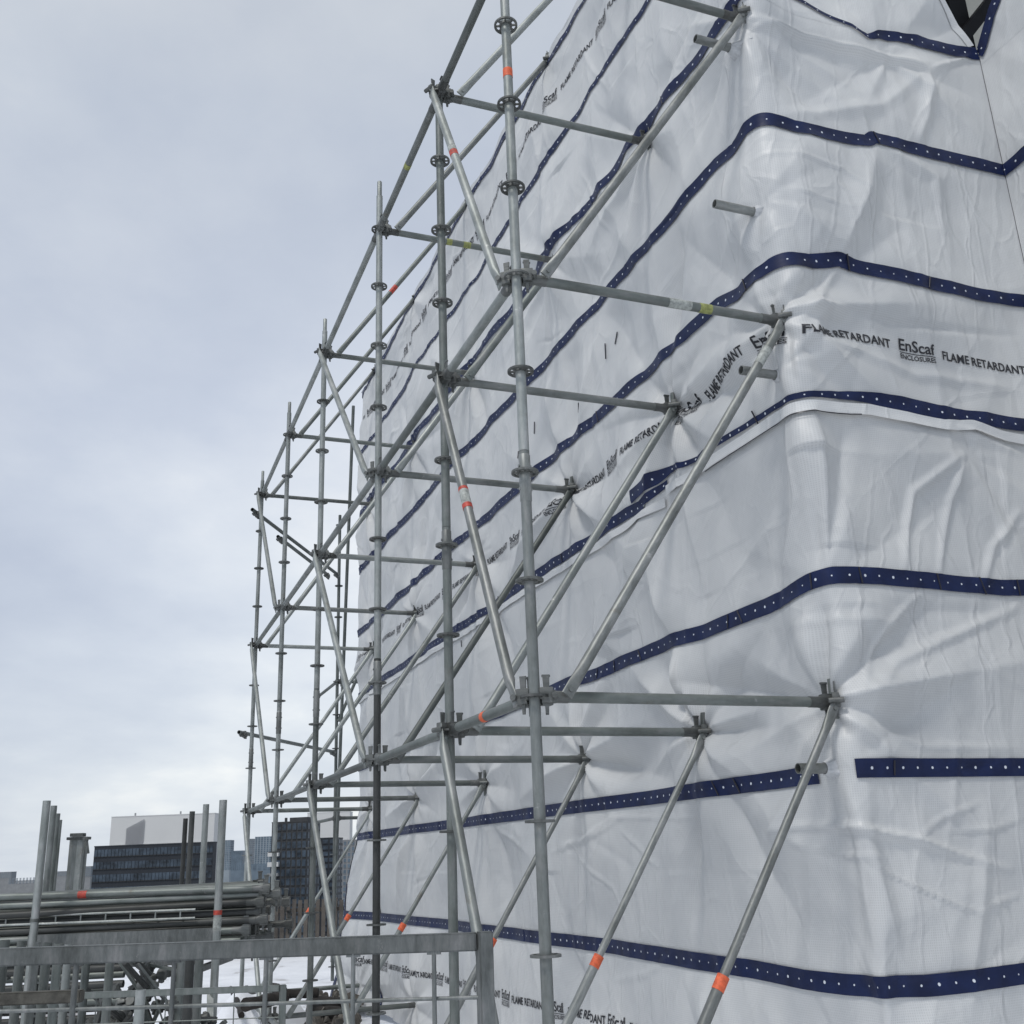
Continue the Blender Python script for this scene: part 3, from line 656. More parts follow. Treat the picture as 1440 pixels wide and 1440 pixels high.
# ---------------------------------------------------------------- printed lettering
def text_polys(txt, size, bold=0.0, sx=1.0, space=1.0):
    cu = bpy.data.curves.new('t', 'FONT'); cu.body = txt; cu.size = size; cu.offset = bold; cu.resolution_u = 3; cu.space_character = space
    o = bpy.data.objects.new('t', cu); col.objects.link(o)
    dg = bpy.context.evaluated_depsgraph_get(); me = bpy.data.meshes.new_from_object(o.evaluated_get(dg))
    bm = bmesh.new(); bm.from_mesh(me)
    bmesh.ops.triangulate(bm, faces=bm.faces)
    V = np.array([(v.co.x*sx, v.co.y) for v in bm.verts]); F = [[v.index for v in f.verts] for f in bm.faces]
    bm.free(); bpy.data.objects.remove(o); bpy.data.curves.remove(cu); bpy.data.meshes.remove(me)
    V[:, 0] -= V[:, 0].min(); return V, F
fl, flF = text_polys('FLAME RETARDANT', .072, .0016, 1.0, 1.02); fl[:, 0] *= .59/fl[:, 0].max()
en, enF = text_polys('EnScaf', .092, .0016); en[:, 0] *= .24/en[:, 0].max(); en[:, 1] += .008
ec, ecF = text_polys('ENCLOSURES', .038, .0007); ec[:, 0] *= .235/ec[:, 0].max(); ec[:, 1] -= .040
def text_row(zf, s_lo, s_hi, phase):
    per = .955
    for k in range(int(math.floor((s_lo-phase)/per)), int(math.ceil((s_hi-phase)/per))):
        b = phase+k*per; V = []; F = []
        for (v, f, ox) in ((fl, flF, 0), (en, enF, .655), (ec, ecF, .658)):
            n0 = len(V); V += [(b+ox+x, y) for x, y in v]; F += [[i+n0 for i in t] for t in f]
        n0 = len(V)
        for q in range(13): V += [(b+.655+q*.02, -.007), (b+.655+q*.02, -.0025)]
        F += [[n0+2*q, n0+2*q+2, n0+2*q+3, n0+2*q+1] for q in range(12)]
        ok = [s_lo < x < s_hi for x, y in V]; F = [t for t in F if all(ok[i] for i in t)]
        if len(F) < .12*(len(flF)+len(enF)+len(ecF)): continue
        me = bpy.data.meshes.new('printed_text'); me.from_pydata([(x, y, 0) for x, y in V], [], F); me.materials.append(INK)
        bm = bmesh.new(); bm.from_mesh(me); bmesh.ops.delete(bm, geom=[v for v in bm.verts if not v.link_faces], context='VERTS')
        if b > -6:
            for it in range(2):
                es = [e for e in bm.edges if e.calc_length() > .014]
                if es: bmesh.ops.subdivide_edges(bm, edges=es, cuts=1)
                bmesh.ops.triangulate(bm, faces=bm.faces)
        q = np.array([(v.co.x, v.co.y) for v in bm.verts]); P = surf(q[:, 0], zk(q[:, 0], zf(q[:, 0]))+q[:, 1], .0045)
        for v, p in zip(bm.verts, P): v.co = p
        bm.to_mesh(me); bm.free(); mk('printed_text', me, None, Matrix.Identity(4), tarp)
s_fl = px_s(1125, 468, 2)[0]
text_row(lambda s: np.interp(s, [-11, -4, -1, -.3, 0, .2, 2], [4.30, 4.25, 4.24, 4.25, 4.20, 4.15, 4.11]), SE+.1, SI-.05, s_fl)
text_row(lambda s: 7.90+.03*np.sin(s*1.7), SE+.2, .6, s_fl+.3)
text_row(lambda s: np.interp(s, [-11, -4, 0, 2], [.42, .50, .56, .5]), SE+.5, SI-.1, .5)
# roof sheet and back of the wrapping, so it closes when seen from aside
bm = bmesh.new(); vs = [bm.verts.new(p) for p in ((X1+.01, YC+.02, 8.255), (X2-.02, YC+.02, 8.255), (7, YC+.02, 8.255), (7, YE-.02, 8.255), (X1+.01, YE-.02, 8.255))]; bm.faces.new(vs)
mk('roof_sheet', bm, HEM, Matrix.Identity(4), tarp)
# steel post and diagonal behind the parted sheets, and pale panel inside
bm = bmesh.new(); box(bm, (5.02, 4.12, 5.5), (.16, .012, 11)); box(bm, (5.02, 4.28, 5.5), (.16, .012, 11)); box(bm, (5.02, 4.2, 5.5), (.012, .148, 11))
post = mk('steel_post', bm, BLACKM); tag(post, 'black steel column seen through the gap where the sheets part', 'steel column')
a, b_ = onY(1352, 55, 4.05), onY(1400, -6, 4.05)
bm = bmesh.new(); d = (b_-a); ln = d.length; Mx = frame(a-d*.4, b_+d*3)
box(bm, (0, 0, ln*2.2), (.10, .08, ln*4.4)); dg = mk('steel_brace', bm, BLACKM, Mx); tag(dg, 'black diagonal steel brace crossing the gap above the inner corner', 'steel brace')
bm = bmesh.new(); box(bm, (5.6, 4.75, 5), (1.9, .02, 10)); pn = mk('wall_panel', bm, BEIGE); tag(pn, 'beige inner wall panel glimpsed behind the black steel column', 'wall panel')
SLV = plain('sleeve_white', (.52, .535, .55), .5, var=.2, scale=25, bump=.5)
# tube stubs poking out at the corner
for (x0, y0, x1, y1, lab) in [(1005, 289, 1066, 297, 'short tube stub poking out below the second highest blue band at the corner'),
                              (978, 56, 1032, 67, 'topmost short tube stub crossing under the highest brace end'),
                              (1042, 521, 1097, 528, 'short tube stub beneath the lettering beside the brace end'),
                              (1122, 1079, 1168, 1082, 'lowest tube stub at the gap in the second blue band from the bottom')]:
    yy = 4.06; q = onY(x1, y1, yy); p = onY(x0, y0, yy); z = (p.z+q.z)/2
    rgs = []
    for (dx_, rd) in ((.0, .027), (.012, .032), (.05, .05), (.10, .085)):
        rgs.append([Vector((q.x-.035+dx_, yy+rd*(1+.09*math.sin(5*a_+z)*(dx_ > .01)+.1*math.sin(11*a_)*(dx_ > .01))*math.cos(a_), z+rd*(1+.09*math.sin(5*a_+z)*(dx_ > .01))*math.sin(a_))) for a_ in [2*math.pi*k_/36 for k_ in range(36)]])
    sl_ = bmesh.new(); loft(sl_, rgs, False); bmesh.ops.recalc_face_normals(sl_, faces=sl_.faces); mk('gathered_sleeve', sl_, SLV, Matrix.Identity(4), tarp, 60)
    o = tube((p.x, yy, z), (q.x+.25, yy, z), GALV_B, None, 'tube_stub'); tag(o, lab, 'tube', 'tube stubs at the corner')
# ---------------------------------------------------------------- ground
bm = bmesh.new(); n = 180
xs = np.concatenate([np.linspace(-3000, -40, 12), np.linspace(-38, 40, 190), np.linspace(60, 3000, 12)]); ys = np.concatenate([np.linspace(-300, -12, 6), np.linspace(-10, 50, 160), np.linspace(70, 4000, 20)])
X, Y = np.meshgrid(xs, ys, indexing='ij'); near = np.exp(-(np.maximum(0, np.hypot(X-2, Y-15)-22)/10)**2)
Z = near*(.16*(vnoise(X*.55+9, Y*.55+5, 31)-.5)+.06*(vnoise(X*1.7+3, Y*1.7, 32)-.5)) - .06
SNOW, nt, b = newmat('snow')
tc = N(nt, 'ShaderNodeTexCoord'); n1 = N(nt, 'ShaderNodeTexNoise', Scale=.55, Detail=8.0, Roughness=.65); L(nt, tc.outputs['Object'], n1.inputs['Vector'])
L(nt, ramp(nt, n1.outputs['Fac'], [(.33, (.20, .18, .16)), (.42, (.70, .72, .76)), (.6, (.82, .84, .88))]), b.inputs['Base Color']); b.inputs['Roughness'].default_value = .6
n2 = N(nt, 'ShaderNodeTexNoise', Scale=6.0, Detail=6.0); L(nt, tc.outputs['Object'], n2.inputs['Vector'])
bp = N(nt, 'ShaderNodeBump', Strength=.5, Distance=.05); L(nt, n2.outputs['Fac'], bp.inputs['Height']); L(nt, bp.outputs[0], b.inputs['Normal'])
bm.free(); yk = (Y < 23.5) & (np.abs(X) < 60); gr = grid_mesh('ground', X, Y, np.stack([X, Y, Z], -1), SNOW, None, yk); tag(gr, kind='structure'); W[gr] = Matrix.Identity(4)
if gr.parent: gr.parent = None
CITY = plain('city_ground', (.17, .18, .19), .9, var=.4, scale=.02, bump=0)
bm = bmesh.new(); vs = [bm.verts.new(p) for p in ((-5000, -500, -20), (5000, -500, -20), (5000, 6000, -20), (-5000, 6000, -20))]; bm.faces.new(vs)
tag(mk('city_ground', bm, CITY), kind='structure')
bm = bmesh.new(); box(bm, (0, 6.0, -10.2), (119.5, 34.0, 19.6)); tag(mk('terrace', bm, CG0 if False else CITY), kind='structure')
# ---------------------------------------------------------------- barriers in the foreground
def bar(bm, p, q, w, h=None, bev=.002):
    M = frame(p, q); Lg = (Vector(q)-Vector(p)).length
    r = bmesh.ops.create_cube(bm, size=1, matrix=M @ Matrix.Translation((0, 0, Lg/2)) @ Matrix.Diagonal((w, h or w, Lg, 1)))
    if bev: bmesh.ops.bevel(bm, geom=list({e for v in r['verts'] for e in v.link_edges}), offset=bev, segments=2, affect='EDGES')
def rod(bm, p, q, r, n=10):
    M = frame(p, q); Lg = (Vector(q)-Vector(p)).length
    loft(bm, [[M @ v for v in ring(r, 0, n)], [M @ v for v in ring(r, Lg, n)]])
A = onZ(0, 1346, 1.315); B = onZ(681, 1323.5, 1.315); A = A+(A-B)*.35; dv = (B-A).normalized()
b1 = empty('barrier', ((A.x+B.x)/2, (A.y+B.y)/2, 0), 'grey steel barrier frame with a thick top rail in the near foreground', 'barrier')
bm = bmesh.new(); bar(bm, A, B-dv*.027, .05, .062, .005); mk('top_rail', bm, BAR, Matrix.Identity(4), b1)
bm = bmesh.new(); bar(bm, (B.x, B.y, 0.02), (B.x, B.y, 1.348), .054, .05, .005); mk('post', bm, BAR, Matrix.Identity(4), b1)
bm = bmesh.new(); bar(bm, (A.x, A.y, 0.02), (A.x, A.y, 1.28), .05, .05, .004); mk('post', bm, BAR, Matrix.Identity(4), b1)
for zz in (1.13, .82, .5, .2):
    if zz == 1.13: p, q = onZ(0, 1427, 0), None
    bm = bmesh.new(); rod(bm, (A.x, A.y, zz), (B.x, B.y, zz), .007); bmesh.ops.recalc_face_normals(bm, faces=bm.faces); mk('bar', bm, BAR, Matrix.Identity(4), b1, 40)
for px in (-60, 109, 246, 375, 497, 610):
    t = (px-0)/681.; base = onZ(px, 1346-22*px/681, 1.315)
    bm = bmesh.new(); rod(bm, (base.x, base.y, .1), (base.x, base.y, 1.29), .0085 if px != 109 else .011)
    box(bm, (base.x, base.y, 1.283), (.05, .012, .012), Matrix.Rotation(math.atan2(dv.y, dv.x), 3, 'Z'))
    bmesh.ops.recalc_face_normals(bm, faces=bm.faces); mk('bar', bm, BAR, Matrix.Identity(4), b1, 40)
# a second, slimmer barrier behind
A2 = dep(-60, 1409, 5.3); B2 = dep(398, 1387, 5.3); z2 = (A2.z+B2.z)/2; A2.z = B2.z = z2
b2 = empty('barrier', ((A2.x+B2.x)/2, (A2.y+B2.y)/2, 0), 'slimmer grey barrier with thin mesh wires behind the thick railed one', 'barrier')
d2 = (B2-A2).normalized()
bm = bmesh.new(); bar(bm, A2, B2-d2*.016, .03, .03, .003); mk('top_rail', bm, GALV_D, Matrix.Identity(4), b2)
bm = bmesh.new(); bar(bm, (B2.x, B2.y, .02), (B2.x, B2.y, z2+.016), .032, .032, .003); mk('post', bm, GALV_D, Matrix.Identity(4), b2)
for px in (136, 234, 283, 330):
    p = dep(px, 1409-22*px/398, 5.3); bm = bmesh.new(); rod(bm, (p.x, p.y, .1), (p.x, p.y, z2-.01), .003, 6); mk('wire', bm, GALV_D, Matrix.Identity(4), b2)
for zz in (.135, .33, .55):
    bm = bmesh.new(); rod(bm, (A2.x, A2.y, z2-zz), (B2.x, B2.y, z2-zz), .003, 6); mk('wire', bm, GALV_D, Matrix.Identity(4), b2)
# weathered timber bearer at lower left
pA = dep(-40, 1406, 4.9); pB = dep(116, 1401, 4.9); pA.z = pB.z = (pA.z+pB.z)/2
bm = bmesh.new(); bar(bm, pA, pB, .06, .055, .006); o = mk('timber_beam', bm, WOOD); tag(o, 'weathered grey timber beam lying in front of the upright tubes at lower left', 'timber beam')
# ---------------------------------------------------------------- upright and stacked tubes
UD = Vector((.938, -.347, 0)).normalized(); ND = Vector((.347, .938, 0)).normalized()
def upright(px, py, D, r=R0, z0=0.0, mat=GALV, lab='', name='scaffold_tube', grp=None, taped=False):
    p = dep(px, py, D); o = tube((p.x, p.y, z0), (p.x, p.y, p.z), mat, None, name, r=r)
    tag(o, lab, 'scaffold tube', grp)
    if taped: sleeve(o, 1.27, .03, RED, r=r+.002); sleeve(o, 1.20, .07, LABELW, r=r+.0015, name='label')
    return o
rack = empty('pipe_rack', tuple(dep(190, 1300, 8.2).xy)+(0,), 'steel storage rack holding the horizontal stack of scaffold tubes', 'rack')
for (px, py, D) in ((66, 1126, 7.3), (76, 1133, 8.2), (314, 1125, 7.3), (290, 1131, 8.3)):
    p = dep(px, py, D); po = tube((p.x, p.y, 0), (p.x, p.y, p.z), GALV, rack, 'rack_post', r=.0265 if D < 8 else .024)
    if px == 314:
        sleeve(po, 1.30, .03, RED, r=.0285, label='red tape ring on the right rack post'); sleeve(po, 1.20, .085, LABELW, r=.028, name='label')
    if px == 66: sleeve(po, 1.3, .02, CAST, r=.03, name='collar')
Q = dep(66, 1126, 7.75); O = Vector((Q.x, Q.y, 0))
for (dz, dn) in ((1.02, -.25), (1.02, .35)):
    bm = bmesh.new(); a = O+UD*(-.9)+ND*dn; b_ = O+UD*1.25+ND*dn; bar(bm, (a.x, a.y, dz), (b_.x, b_.y, dz), .05, .085, .004); mk('rack_beam', bm, BAR, Matrix.Identity(4), rack)
for t in (-.02, 1.30):
    bm = bmesh.new(); a = O+UD*t+ND*(-.35); b_ = O+UD*t+ND*.5; bar(bm, (a.x, a.y, .955), (b_.x, b_.y, .955), .04, .04, .003); mk('rack_beam', bm, BAR, Matrix.Identity(4), rack)
rr = random.Random(4); kk = 0
POSW = ['topmost', 'second', 'third', 'fourth', 'fifth', 'sixth', 'seventh', 'eighth']
for row in range(8):
    for cidx in range(4):
        z = 1.065+row*.0565; dn = -.24+cidx*.17+rr.uniform(-.02, .02); tL = -1.1+rr.uniform(-.15, .1); tR = 1.62+rr.uniform(-.14, .12)
        sl = rr.uniform(-.012, .02); a = O+UD*tL+ND*(dn+rr.uniform(-.02, .02)); b_ = O+UD*tR+ND*dn
        m = rr.choice([GALV_DD, GALV_D, GALV_D, GALV_DD, GALV if row == 7 else GALV_D])
        o = tube((a.x, a.y, z-sl), (b_.x, b_.y, z+sl), m, None, 'scaffold_ledger')
        front = ['nearest', 'second', 'third', 'rear'][cidx]
        tag(o, 'galvanised ledger tube, %s in the %s layer from the top of the racked stack' % (front, POSW[7-row]), 'scaffold ledger', 'ledger tubes stacked in the rack')
        if rr.random() < .75: mk('wedge_head', HEAD, None, frame(Vector((b_.x, b_.y, z+sl))+UD*.10, Vector((a.x, a.y, z-sl))+UD*.1), o)
        if row == 7 and cidx == 0: sleeve(o, 1.62, .06, RED, label='red tape on the top ledger of the stack')
        if row == 0 and cidx == 0: sleeve(o, 1.72, .05, RED)
# lattice beam among the stack
p0 = dep(-40, 1291, 7.25); p1 = dep(275, 1279, 7.25); lat = empty('lattice_beam', (p0.x, p0.y, p0.z), 'thin lattice girder with short rungs lying in front of the racked tubes', 'lattice beam')
for k, dz in enumerate((0, -.055)):
    bm = bmesh.new(); rod(bm, (p0.x, p0.y, p0.z+dz), (p1.x, p1.y, p1.z+dz), .009, 8); mk('chord', bm, GALV, Matrix.Identity(4), lat, 40)
for k in range(9):
    f = (k+.4)/9; c = p0.lerp(p1, f); bm = bmesh.new(); rod(bm, (c.x, c.y, c.z-.055), (c.x, c.y, c.z), .006, 6); mk('rung', bm, GALV, Matrix.Identity(4), lat)
a = dep(40, 1322, 7.2); b_ = dep(305, 1316, 7.2); zc = (a.z+b_.z)/2
bm = bmesh.new(); bar(bm, (a.x, a.y, zc), (b_.x, b_.y, zc), .04, .085, .004); o = mk('steel_board', bm, BAR); tag(o, 'flat grey steel board at the bottom of the racked tubes, just above the rail', 'steel board')
# uprights behind the stack
UP = 'upright tubes standing behind the rack'
upright(81, 1144, 9.4, mat=GALV_D, lab='dark upright tube just right of the left rack posts', grp=UP)
upright(84, 1153, 10.3, mat=GALV_D, lab='shorter dark upright tube tucked behind another by the left rack posts', grp=UP)
upright(261, 1151, 11.0, mat=GALV_DD, lab='shortest upright tube in the row in front of the dark low building', grp=UP)
upright(270.5, 1141, 9.6, mat=GALV_DD, lab='dark upright tube second from left before the dark low building', grp=UP)
cl = empty('scaffold_post', tuple(dep(110, 1240, 9.5).xy)+(0,), 'thick clustered post with a flat cap and hanging clamp left of the dark building', 'post')
for (px, w) in ((103.5, .052), (108, .045), (114, .052), (119.5, .045)):
    p = dep(px, 1180, 9.5+.05*(px % 3)); bm = bmesh.new(); box(bm, (p.x, p.y, p.z/2), (w, .05, p.z), Matrix.Rotation(-.35, 3, 'Z'), bev=.004); mk('upright', bm, GALV, Matrix.Identity(4), cl)
p = dep(111, 1179, 9.5); bm = bmesh.new(); box(bm, p, (.19, .1, .025), Matrix.Rotation(-.35, 3, 'Z'), bev=.005); box(bm, p+Vector((-.01, -.02, .03)), (.12, .08, .03), Matrix.Rotation(-.35, 3, 'Z'), bev=.005); mk('cap', bm, CAST, Matrix.Identity(4), cl)
p = dep(123, 1190, 9.4); bm = bmesh.new(); box(bm, p, (.022, .03, .13), Matrix.Rotation(-.2, 3, 'Y'), bev=.004); box(bm, p+Vector((-.02, 0, .06)), (.05, .04, .03), bev=.004); mk('clamp', bm, CAST, Matrix.Identity(4), cl)
# bundle of short uprights low at left
BU = 'short tubes standing upright at lower left'
labs = ['short upright tube at the left edge below the barrier rail', 'second short upright tube from the left edge', 'third short upright tube from the left edge', 'fourth short upright tube from the left edge', 'fifth short upright tube from the left edge', 'sixth short upright tube from the left, nearest the barrier bar']
for k, (px, D) in enumerate(((7, 5.2), (31, 5.6), (51, 5.7), (67, 5.5), (83, 5.8), (97, 6.3))):
    upright(px, 1322+k*1.2, D, mat=rr.choice([GALV_D, GALV_D, GALV]), lab=labs[k], grp=BU)
LW = 'posts low behind the barrier at centre left'
for k, (px, py, D, m, lb) in enumerate([(255, 1352, 6.6, GALV_D, 'thin grey post beside the barrier bar, left of the wide dark one'), (267.5, 1345, 5.6, GALV_DD, 'wide dark post in the low group right of the scrap heap'),
                                        (280.5, 1350, 6.0, GALV_D, 'grey post with punched holes in the low group'), (122, 1345, 6.4, GALV_D, 'grey post in front of the lower tube stack'),
                                        (155, 1350, 6.0, GALV_D, 'grey post between lower tube stack and scrap heap'), (198, 1392, 5.0, GALV, 'short pale post below the slim barrier rail')]):
    upright(px, py, D, mat=m, lab=lb, grp=LW)
# lower stack of tubes
for k in range(12):
    z = .47+k*.051; c = dep(-40, 1375, 7.0+.1*(k % 2)); c2 = dep(178-rr.random()*14, 1370, 7.0+.1*(k % 2))
    o = tube((c.x+.02*rr.random(), c.y, z), (c2.x, c2.y, z+.01), rr.choice([GALV_DD, GALV_DD, GALV_D]), None, 'scaffold_tube')
    tag(o, 'horizontal tube, %s from the top of the low stack under the rack' % ['first', 'second', 'third', 'fourth', 'fifth', 'sixth', 'seventh', 'eighth', 'ninth', 'tenth', 'eleventh', 'twelfth'][11-k], 'scaffold tube', 'tubes in the low stack')
# scrap heap of brackets and couplers with snow
hp = dep(205, 1395, 6.5); heap = empty('scrap_heap', (hp.x, hp.y, 0), 'dark heap of steel brackets and couplers dusted with snow', 'scrap heap')
for k in range(80):
    a = rr.uniform(-.36, .34); dn = rr.uniform(-.3, .4); zt = .50+.60*(1-abs(a)/.5)*rr.random(); c = Vector((hp.x, hp.y, 0))+UD*a+ND*dn; c.z = zt
    if rr.random() < .5:
        dvv = Vector((rr.uniform(-1, 1), rr.uniform(-1, 1), rr.uniform(-.8, 1.2))).normalized()*rr.uniform(.08, .22)
        bm = bmesh.new(); bar(bm, c-dvv, c+dvv, rr.uniform(.02, .05), rr.uniform(.008, .03), .002); mk('bracket', bm, rr.choice([GALV_DD, GALV_D, GALV, GALV_DD]), Matrix.Identity(4), heap)
    else: mk('coupler', COUP, None, Matrix.Translation(c) @ Euler((rr.uniform(0, 3), rr.uniform(0, 3), rr.uniform(0, 3))).to_matrix().to_4x4(), heap)
# snow mounds and timber
def mound(c, rx, ry, h, seed, name, mat, rz=0.0, z0=-.1):
    u = np.linspace(0, 1, 20); v = np.linspace(0, 2*math.pi, 41); U, V = np.meshgrid(u, v, indexing='ij')
    rr_ = U*(1+.28*(vnoise(np.cos(V)*1.5+5+seed, np.sin(V)*1.5+5, seed)-.5)*2); x = rr_*np.cos(V)*rx; y = rr_*np.sin(V)*ry
    z = h*(1-U**2.6)*(.8+.5*(vnoise(x*4+20, y*4+20, seed+1)-.3)) + z0
    X_ = x*math.cos(rz)-y*math.sin(rz)+c[0]; Y_ = x*math.sin(rz)+y*math.cos(rz)+c[1]
    return grid_mesh(name, X_, Y_, np.stack([X_, Y_, z], -1), mat, None)
SN2 = plain('snow_heap', (.80, .82, .86), .6, var=.05, scale=5, bump=.3)
p = onZ(425, 1450, .35); o = mound((p.x, p.y), .75, .45, .5, 41, 'snow_heap', SN2, -.3); tag(o, 'lumpy snow heap between the slim barrier post and the scaffold feet', 'snow heap')
p = onZ(365, 1395, .3); o = mound((p.x, p.y), .55, .4, .45, 43, 'snow_heap', SN2, -.3); tag(o, 'rounded snow heap left of the slim barrier post', 'snow heap')
p = onZ(330, 1440, .2); o = mound((p.x, p.y), .5, .35, .25, 45, 'snow_heap', SN2, -.3); tag(o, 'small snow heap beside the dark upturned log', 'snow heap')
lg = [((345, 1413), (400, 1402), .06, .42), ((325, 1390), (340, 1428), .03, .25), ((400, 1398), (448, 1396), .05, .33), ((440, 1408), (480, 1412), .06, .22), ((436, 1420), (486, 1426), .06, .15), ((375, 1388), (398, 1396), .06, .40)]
lbl = ['brown snow edged log behind the barrier mesh', 'dark short log standing beside the small snow heap', 'dark log under snow near the farthest scaffold feet', 'thin weathered log on the rubble by the tarp end', 'lower thin log on the rubble by the tarp end', 'short dark log poking from the rounded snow heap']
for k, (a, b_, r, z) in enumerate(lg):
    a = onZ(*a, z); b_ = onZ(*b_, z); M = frame(a, b_); Lg = (b_-a).length; bm = bmesh.new(); rgs = []
    for j in range(9):
        q = ring(r*(.85+.25*rr.random()), Lg*j/8, 12, cx=rr.uniform(-.015, .015)); rgs.append([M @ v for v in q])
    loft(bm, rgs); bmesh.ops.recalc_face_normals(bm, faces=bm.faces); o = mk('log', bm, BARK, smooth=60); tag(o, lbl[k], 'log')
# rubble stones by the far tarp end
rub = bmesh.new()
for k in range(170):
    p = onZ(rr.uniform(436, 505), rr.uniform(1398, 1445), .1); p.z = rr.uniform(0, .14); s = rr.uniform(.025, .06)
    bmesh.ops.create_icosphere(rub, subdivisions=1, radius=s, matrix=Matrix.Translation(p) @ Euler((rr.random()*3, rr.random()*3, rr.random()*3)).to_matrix().to_4x4() @ Matrix.Diagonal((1.7, 1.1, .35, 1)))
o = mk('rubble', rub, plain('rubble', (.13, .12, .105), .9, var=.5, scale=10, bump=.5)); tag(o, 'brown grey flat rubble under the end of the wrapping', 'rubble', kind='stuff')
# ---------------------------------------------------------------- picket fence
fa = onZ(290, 1350, 0); fb = onZ(500, 1342, 0); fn = empty('picket_fence', ((fa.x+fb.x)/2, (fa.y+fb.y)/2, 0), 'weathered wooden picket fence at the back of the snowy yard', 'fence')
FW = plain('fence_wood', (.085, .075, .065), .85, var=.5, scale=3, bump=.3)
nP = 25
for k in range(nP):
    c = fa.lerp(fb, (k+.5)/nP); h = .98+rr.uniform(-.03, .03); bm = bmesh.new(); box(bm, (c.x, c.y, h/2), (.072, .02, h), Matrix.Rotation(-.35+rr.uniform(-.05, .05), 3, 'Z')); mk('picket', bm, FW, Matrix.Identity(4), fn)
for z in (.25, .8):
    bm = bmesh.new(); off = Vector((.01, .03, 0)); a = fa+off; b_ = fb+off; bar(bm, (a.x, a.y, z), (b_.x, b_.y, z), .03, .07, 0); mk('rail', bm, FW, Matrix.Identity(4), fn)
# ---------------------------------------------------------------- buildings
def facade(name, c, s, rz, mw, mg, nx, nz, lab, wfrac=(.7, .6), base=0, roofs=(), grp=None, side=True, band_m=None):
    """box building with window openings on the camera-facing walls"""
    root = empty(name, (c[0], c[1], 0), lab, 'building', grp, rz=rz)
    w, d, h = s; M0 = W[root]
    bm = bmesh.new(); box(bm, (0, 0, (h-20)/2), (w, d, h+20)); box(bm, (0, 0, h+.1), (w+.16, d+.16, .3)); mk('wall', bm, mw, M0, root)
    wn = bmesh.new(); fr = bmesh.new()
    for i in range(nx):
        for j in range(nz):
            x = -w/2+w*(i+.5)/nx; z = base+(h-base)*(j+.5)/nz; ww = w/nx*wfrac[0]; hh = (h-base)/nz*wfrac[1]
            box(wn, (x, -d/2-.06, z), (ww, .1, hh)); box(fr, (x, -d/2-.10, z-hh/2-.1), (ww*1.04, .2, .15))
    if side:
        ny = max(2, int(nx*d/w))
        for i in range(ny):
            for j in range(nz):
                y = -d/2+d*(i+.5)/ny; z = base+(h-base)*(j+.5)/nz; ww = d/ny*wfrac[0]; hh = (h-base)/nz*wfrac[1]
                for sg in (-1, 1): box(wn, (sg*(w/2+.06), y, z), (.1, ww, hh))
    o = mk('windows', wn, mg, M0, root); o['kind'] = 'stuff'; o = mk('sills', fr, band_m or mw, M0, root); o['kind'] = 'stuff'
    for (c2, s2, mm) in roofs: bm = bmesh.new(); box(bm, c2, s2, bev=.1); mk('roof_box', bm, mm, M0, root)
    return root
GD = plain('glass_dark', (.055, .075, .10), .3, 0, var=.9, scale=.35, bump=0); GB = plain('glass_blue', (.16, .21, .26), .2, 0, var=.3, scale=.2, bump=0)
CD = plain('cladding_dark', (.028, .033, .042), .5, var=.2, scale=.3); CW = plain('cladding_white', (.74, .74, .73), .6, var=.03, scale=.1); CG = plain('concrete', (.30, .31, .32), .8, var=.15, scale=.3)
CB = plain('cladding_blue', (.24, .29, .34), .5, var=.15, scale=.2); CWG = plain('cladding_grey', (.55, .56, .58), .6, var=.03, scale=.1); CK = plain('cladding_charcoal', (.05, .052, .055), .6, var=.3, scale=.4)
RZ = -.36
def bpos(x, D): p = dep(x, 1225, D); return (p.x, p.y)
def hh(y, x, D): return dep(x, y, D).z
def wpx(px, D): return px/FP*D
D = 260; facade('office_building', bpos(217, D), (wpx(168, D), 3, hh(1188, 217, D)), RZ-.02, CD, GD, 34, 9, 'long low dark glass office building in front of the white one', (.86, .55), base=-19, side=False, band_m=CK)
D = 390; r = facade('warehouse', bpos(228, D), (wpx(146, D), 6, hh(1146, 228, D)), RZ, CW, CW, 1, 1, 'plain white windowless block rising behind the dark office building', (.9, .1), base=0, side=False)
w_ = wpx(150, D); bm = bmesh.new(); h_ = hh(1146, 228, D)
vs = [bm.verts.new((x, -3.4, z)) for x, z in ((-w_*.335, h_*.1), (-w_*.335, h_*.80), (-w_*.17, h_*.95), (-w_*.175, h_*.1))]; bm.faces.new(vs); bmesh.ops.solidify(bm, geom=bm.faces, thickness=.1); mk('grey_panel', bm, CWG, W[r], r)
bm = bmesh.new(); [box(bm, (x, 0, h_+.6), (.5, .5, 1.6)) for x in (-w_*.29, w_*.14)]; mk('vent_pipe', bm, CG, W[r], r)
D = 300; r = facade('tower_block', bpos(415, D), (wpx(54, D), 9, hh(1156, 415, D)), RZ-.25, CK, GD, 7, 13, 'dark apartment tower with pale balconies behind the scaffold', (.7, .7), base=-19, band_m=CK)
M0 = W[r]; ww = wpx(54, D)
bm = bmesh.new(); box(bm, (ww*.12, 1.0, hh(1156, 415, D)+.7), (ww*.5, 5, 1.4)); box(bm, (-ww*.3, 0, hh(1156, 415, D)+.4), (.6, .6, 2.2)); mk('roof_plant', bm, CK, M0, r)
ww = wpx(54, D); ht = hh(1156, 415, D)
for k in range(9):
    bm = bmesh.new(); z = ht-8.6-k*2.8; box(bm, (-ww*.40, -5.0, z), (ww*.30, 1.0, 1.25 if k < 2 else .8), bev=.03); o = mk('balcony', bm, CW if k < 2 else CG, M0, r)
D = 340; facade('tower_block', bpos(462, D), (wpx(30, D), 9, hh(1179, 462, D)), RZ-.1, CD, GD, 3, 15, 'lower dark block attached right of the balconied tower', (.75, .6), base=-19)
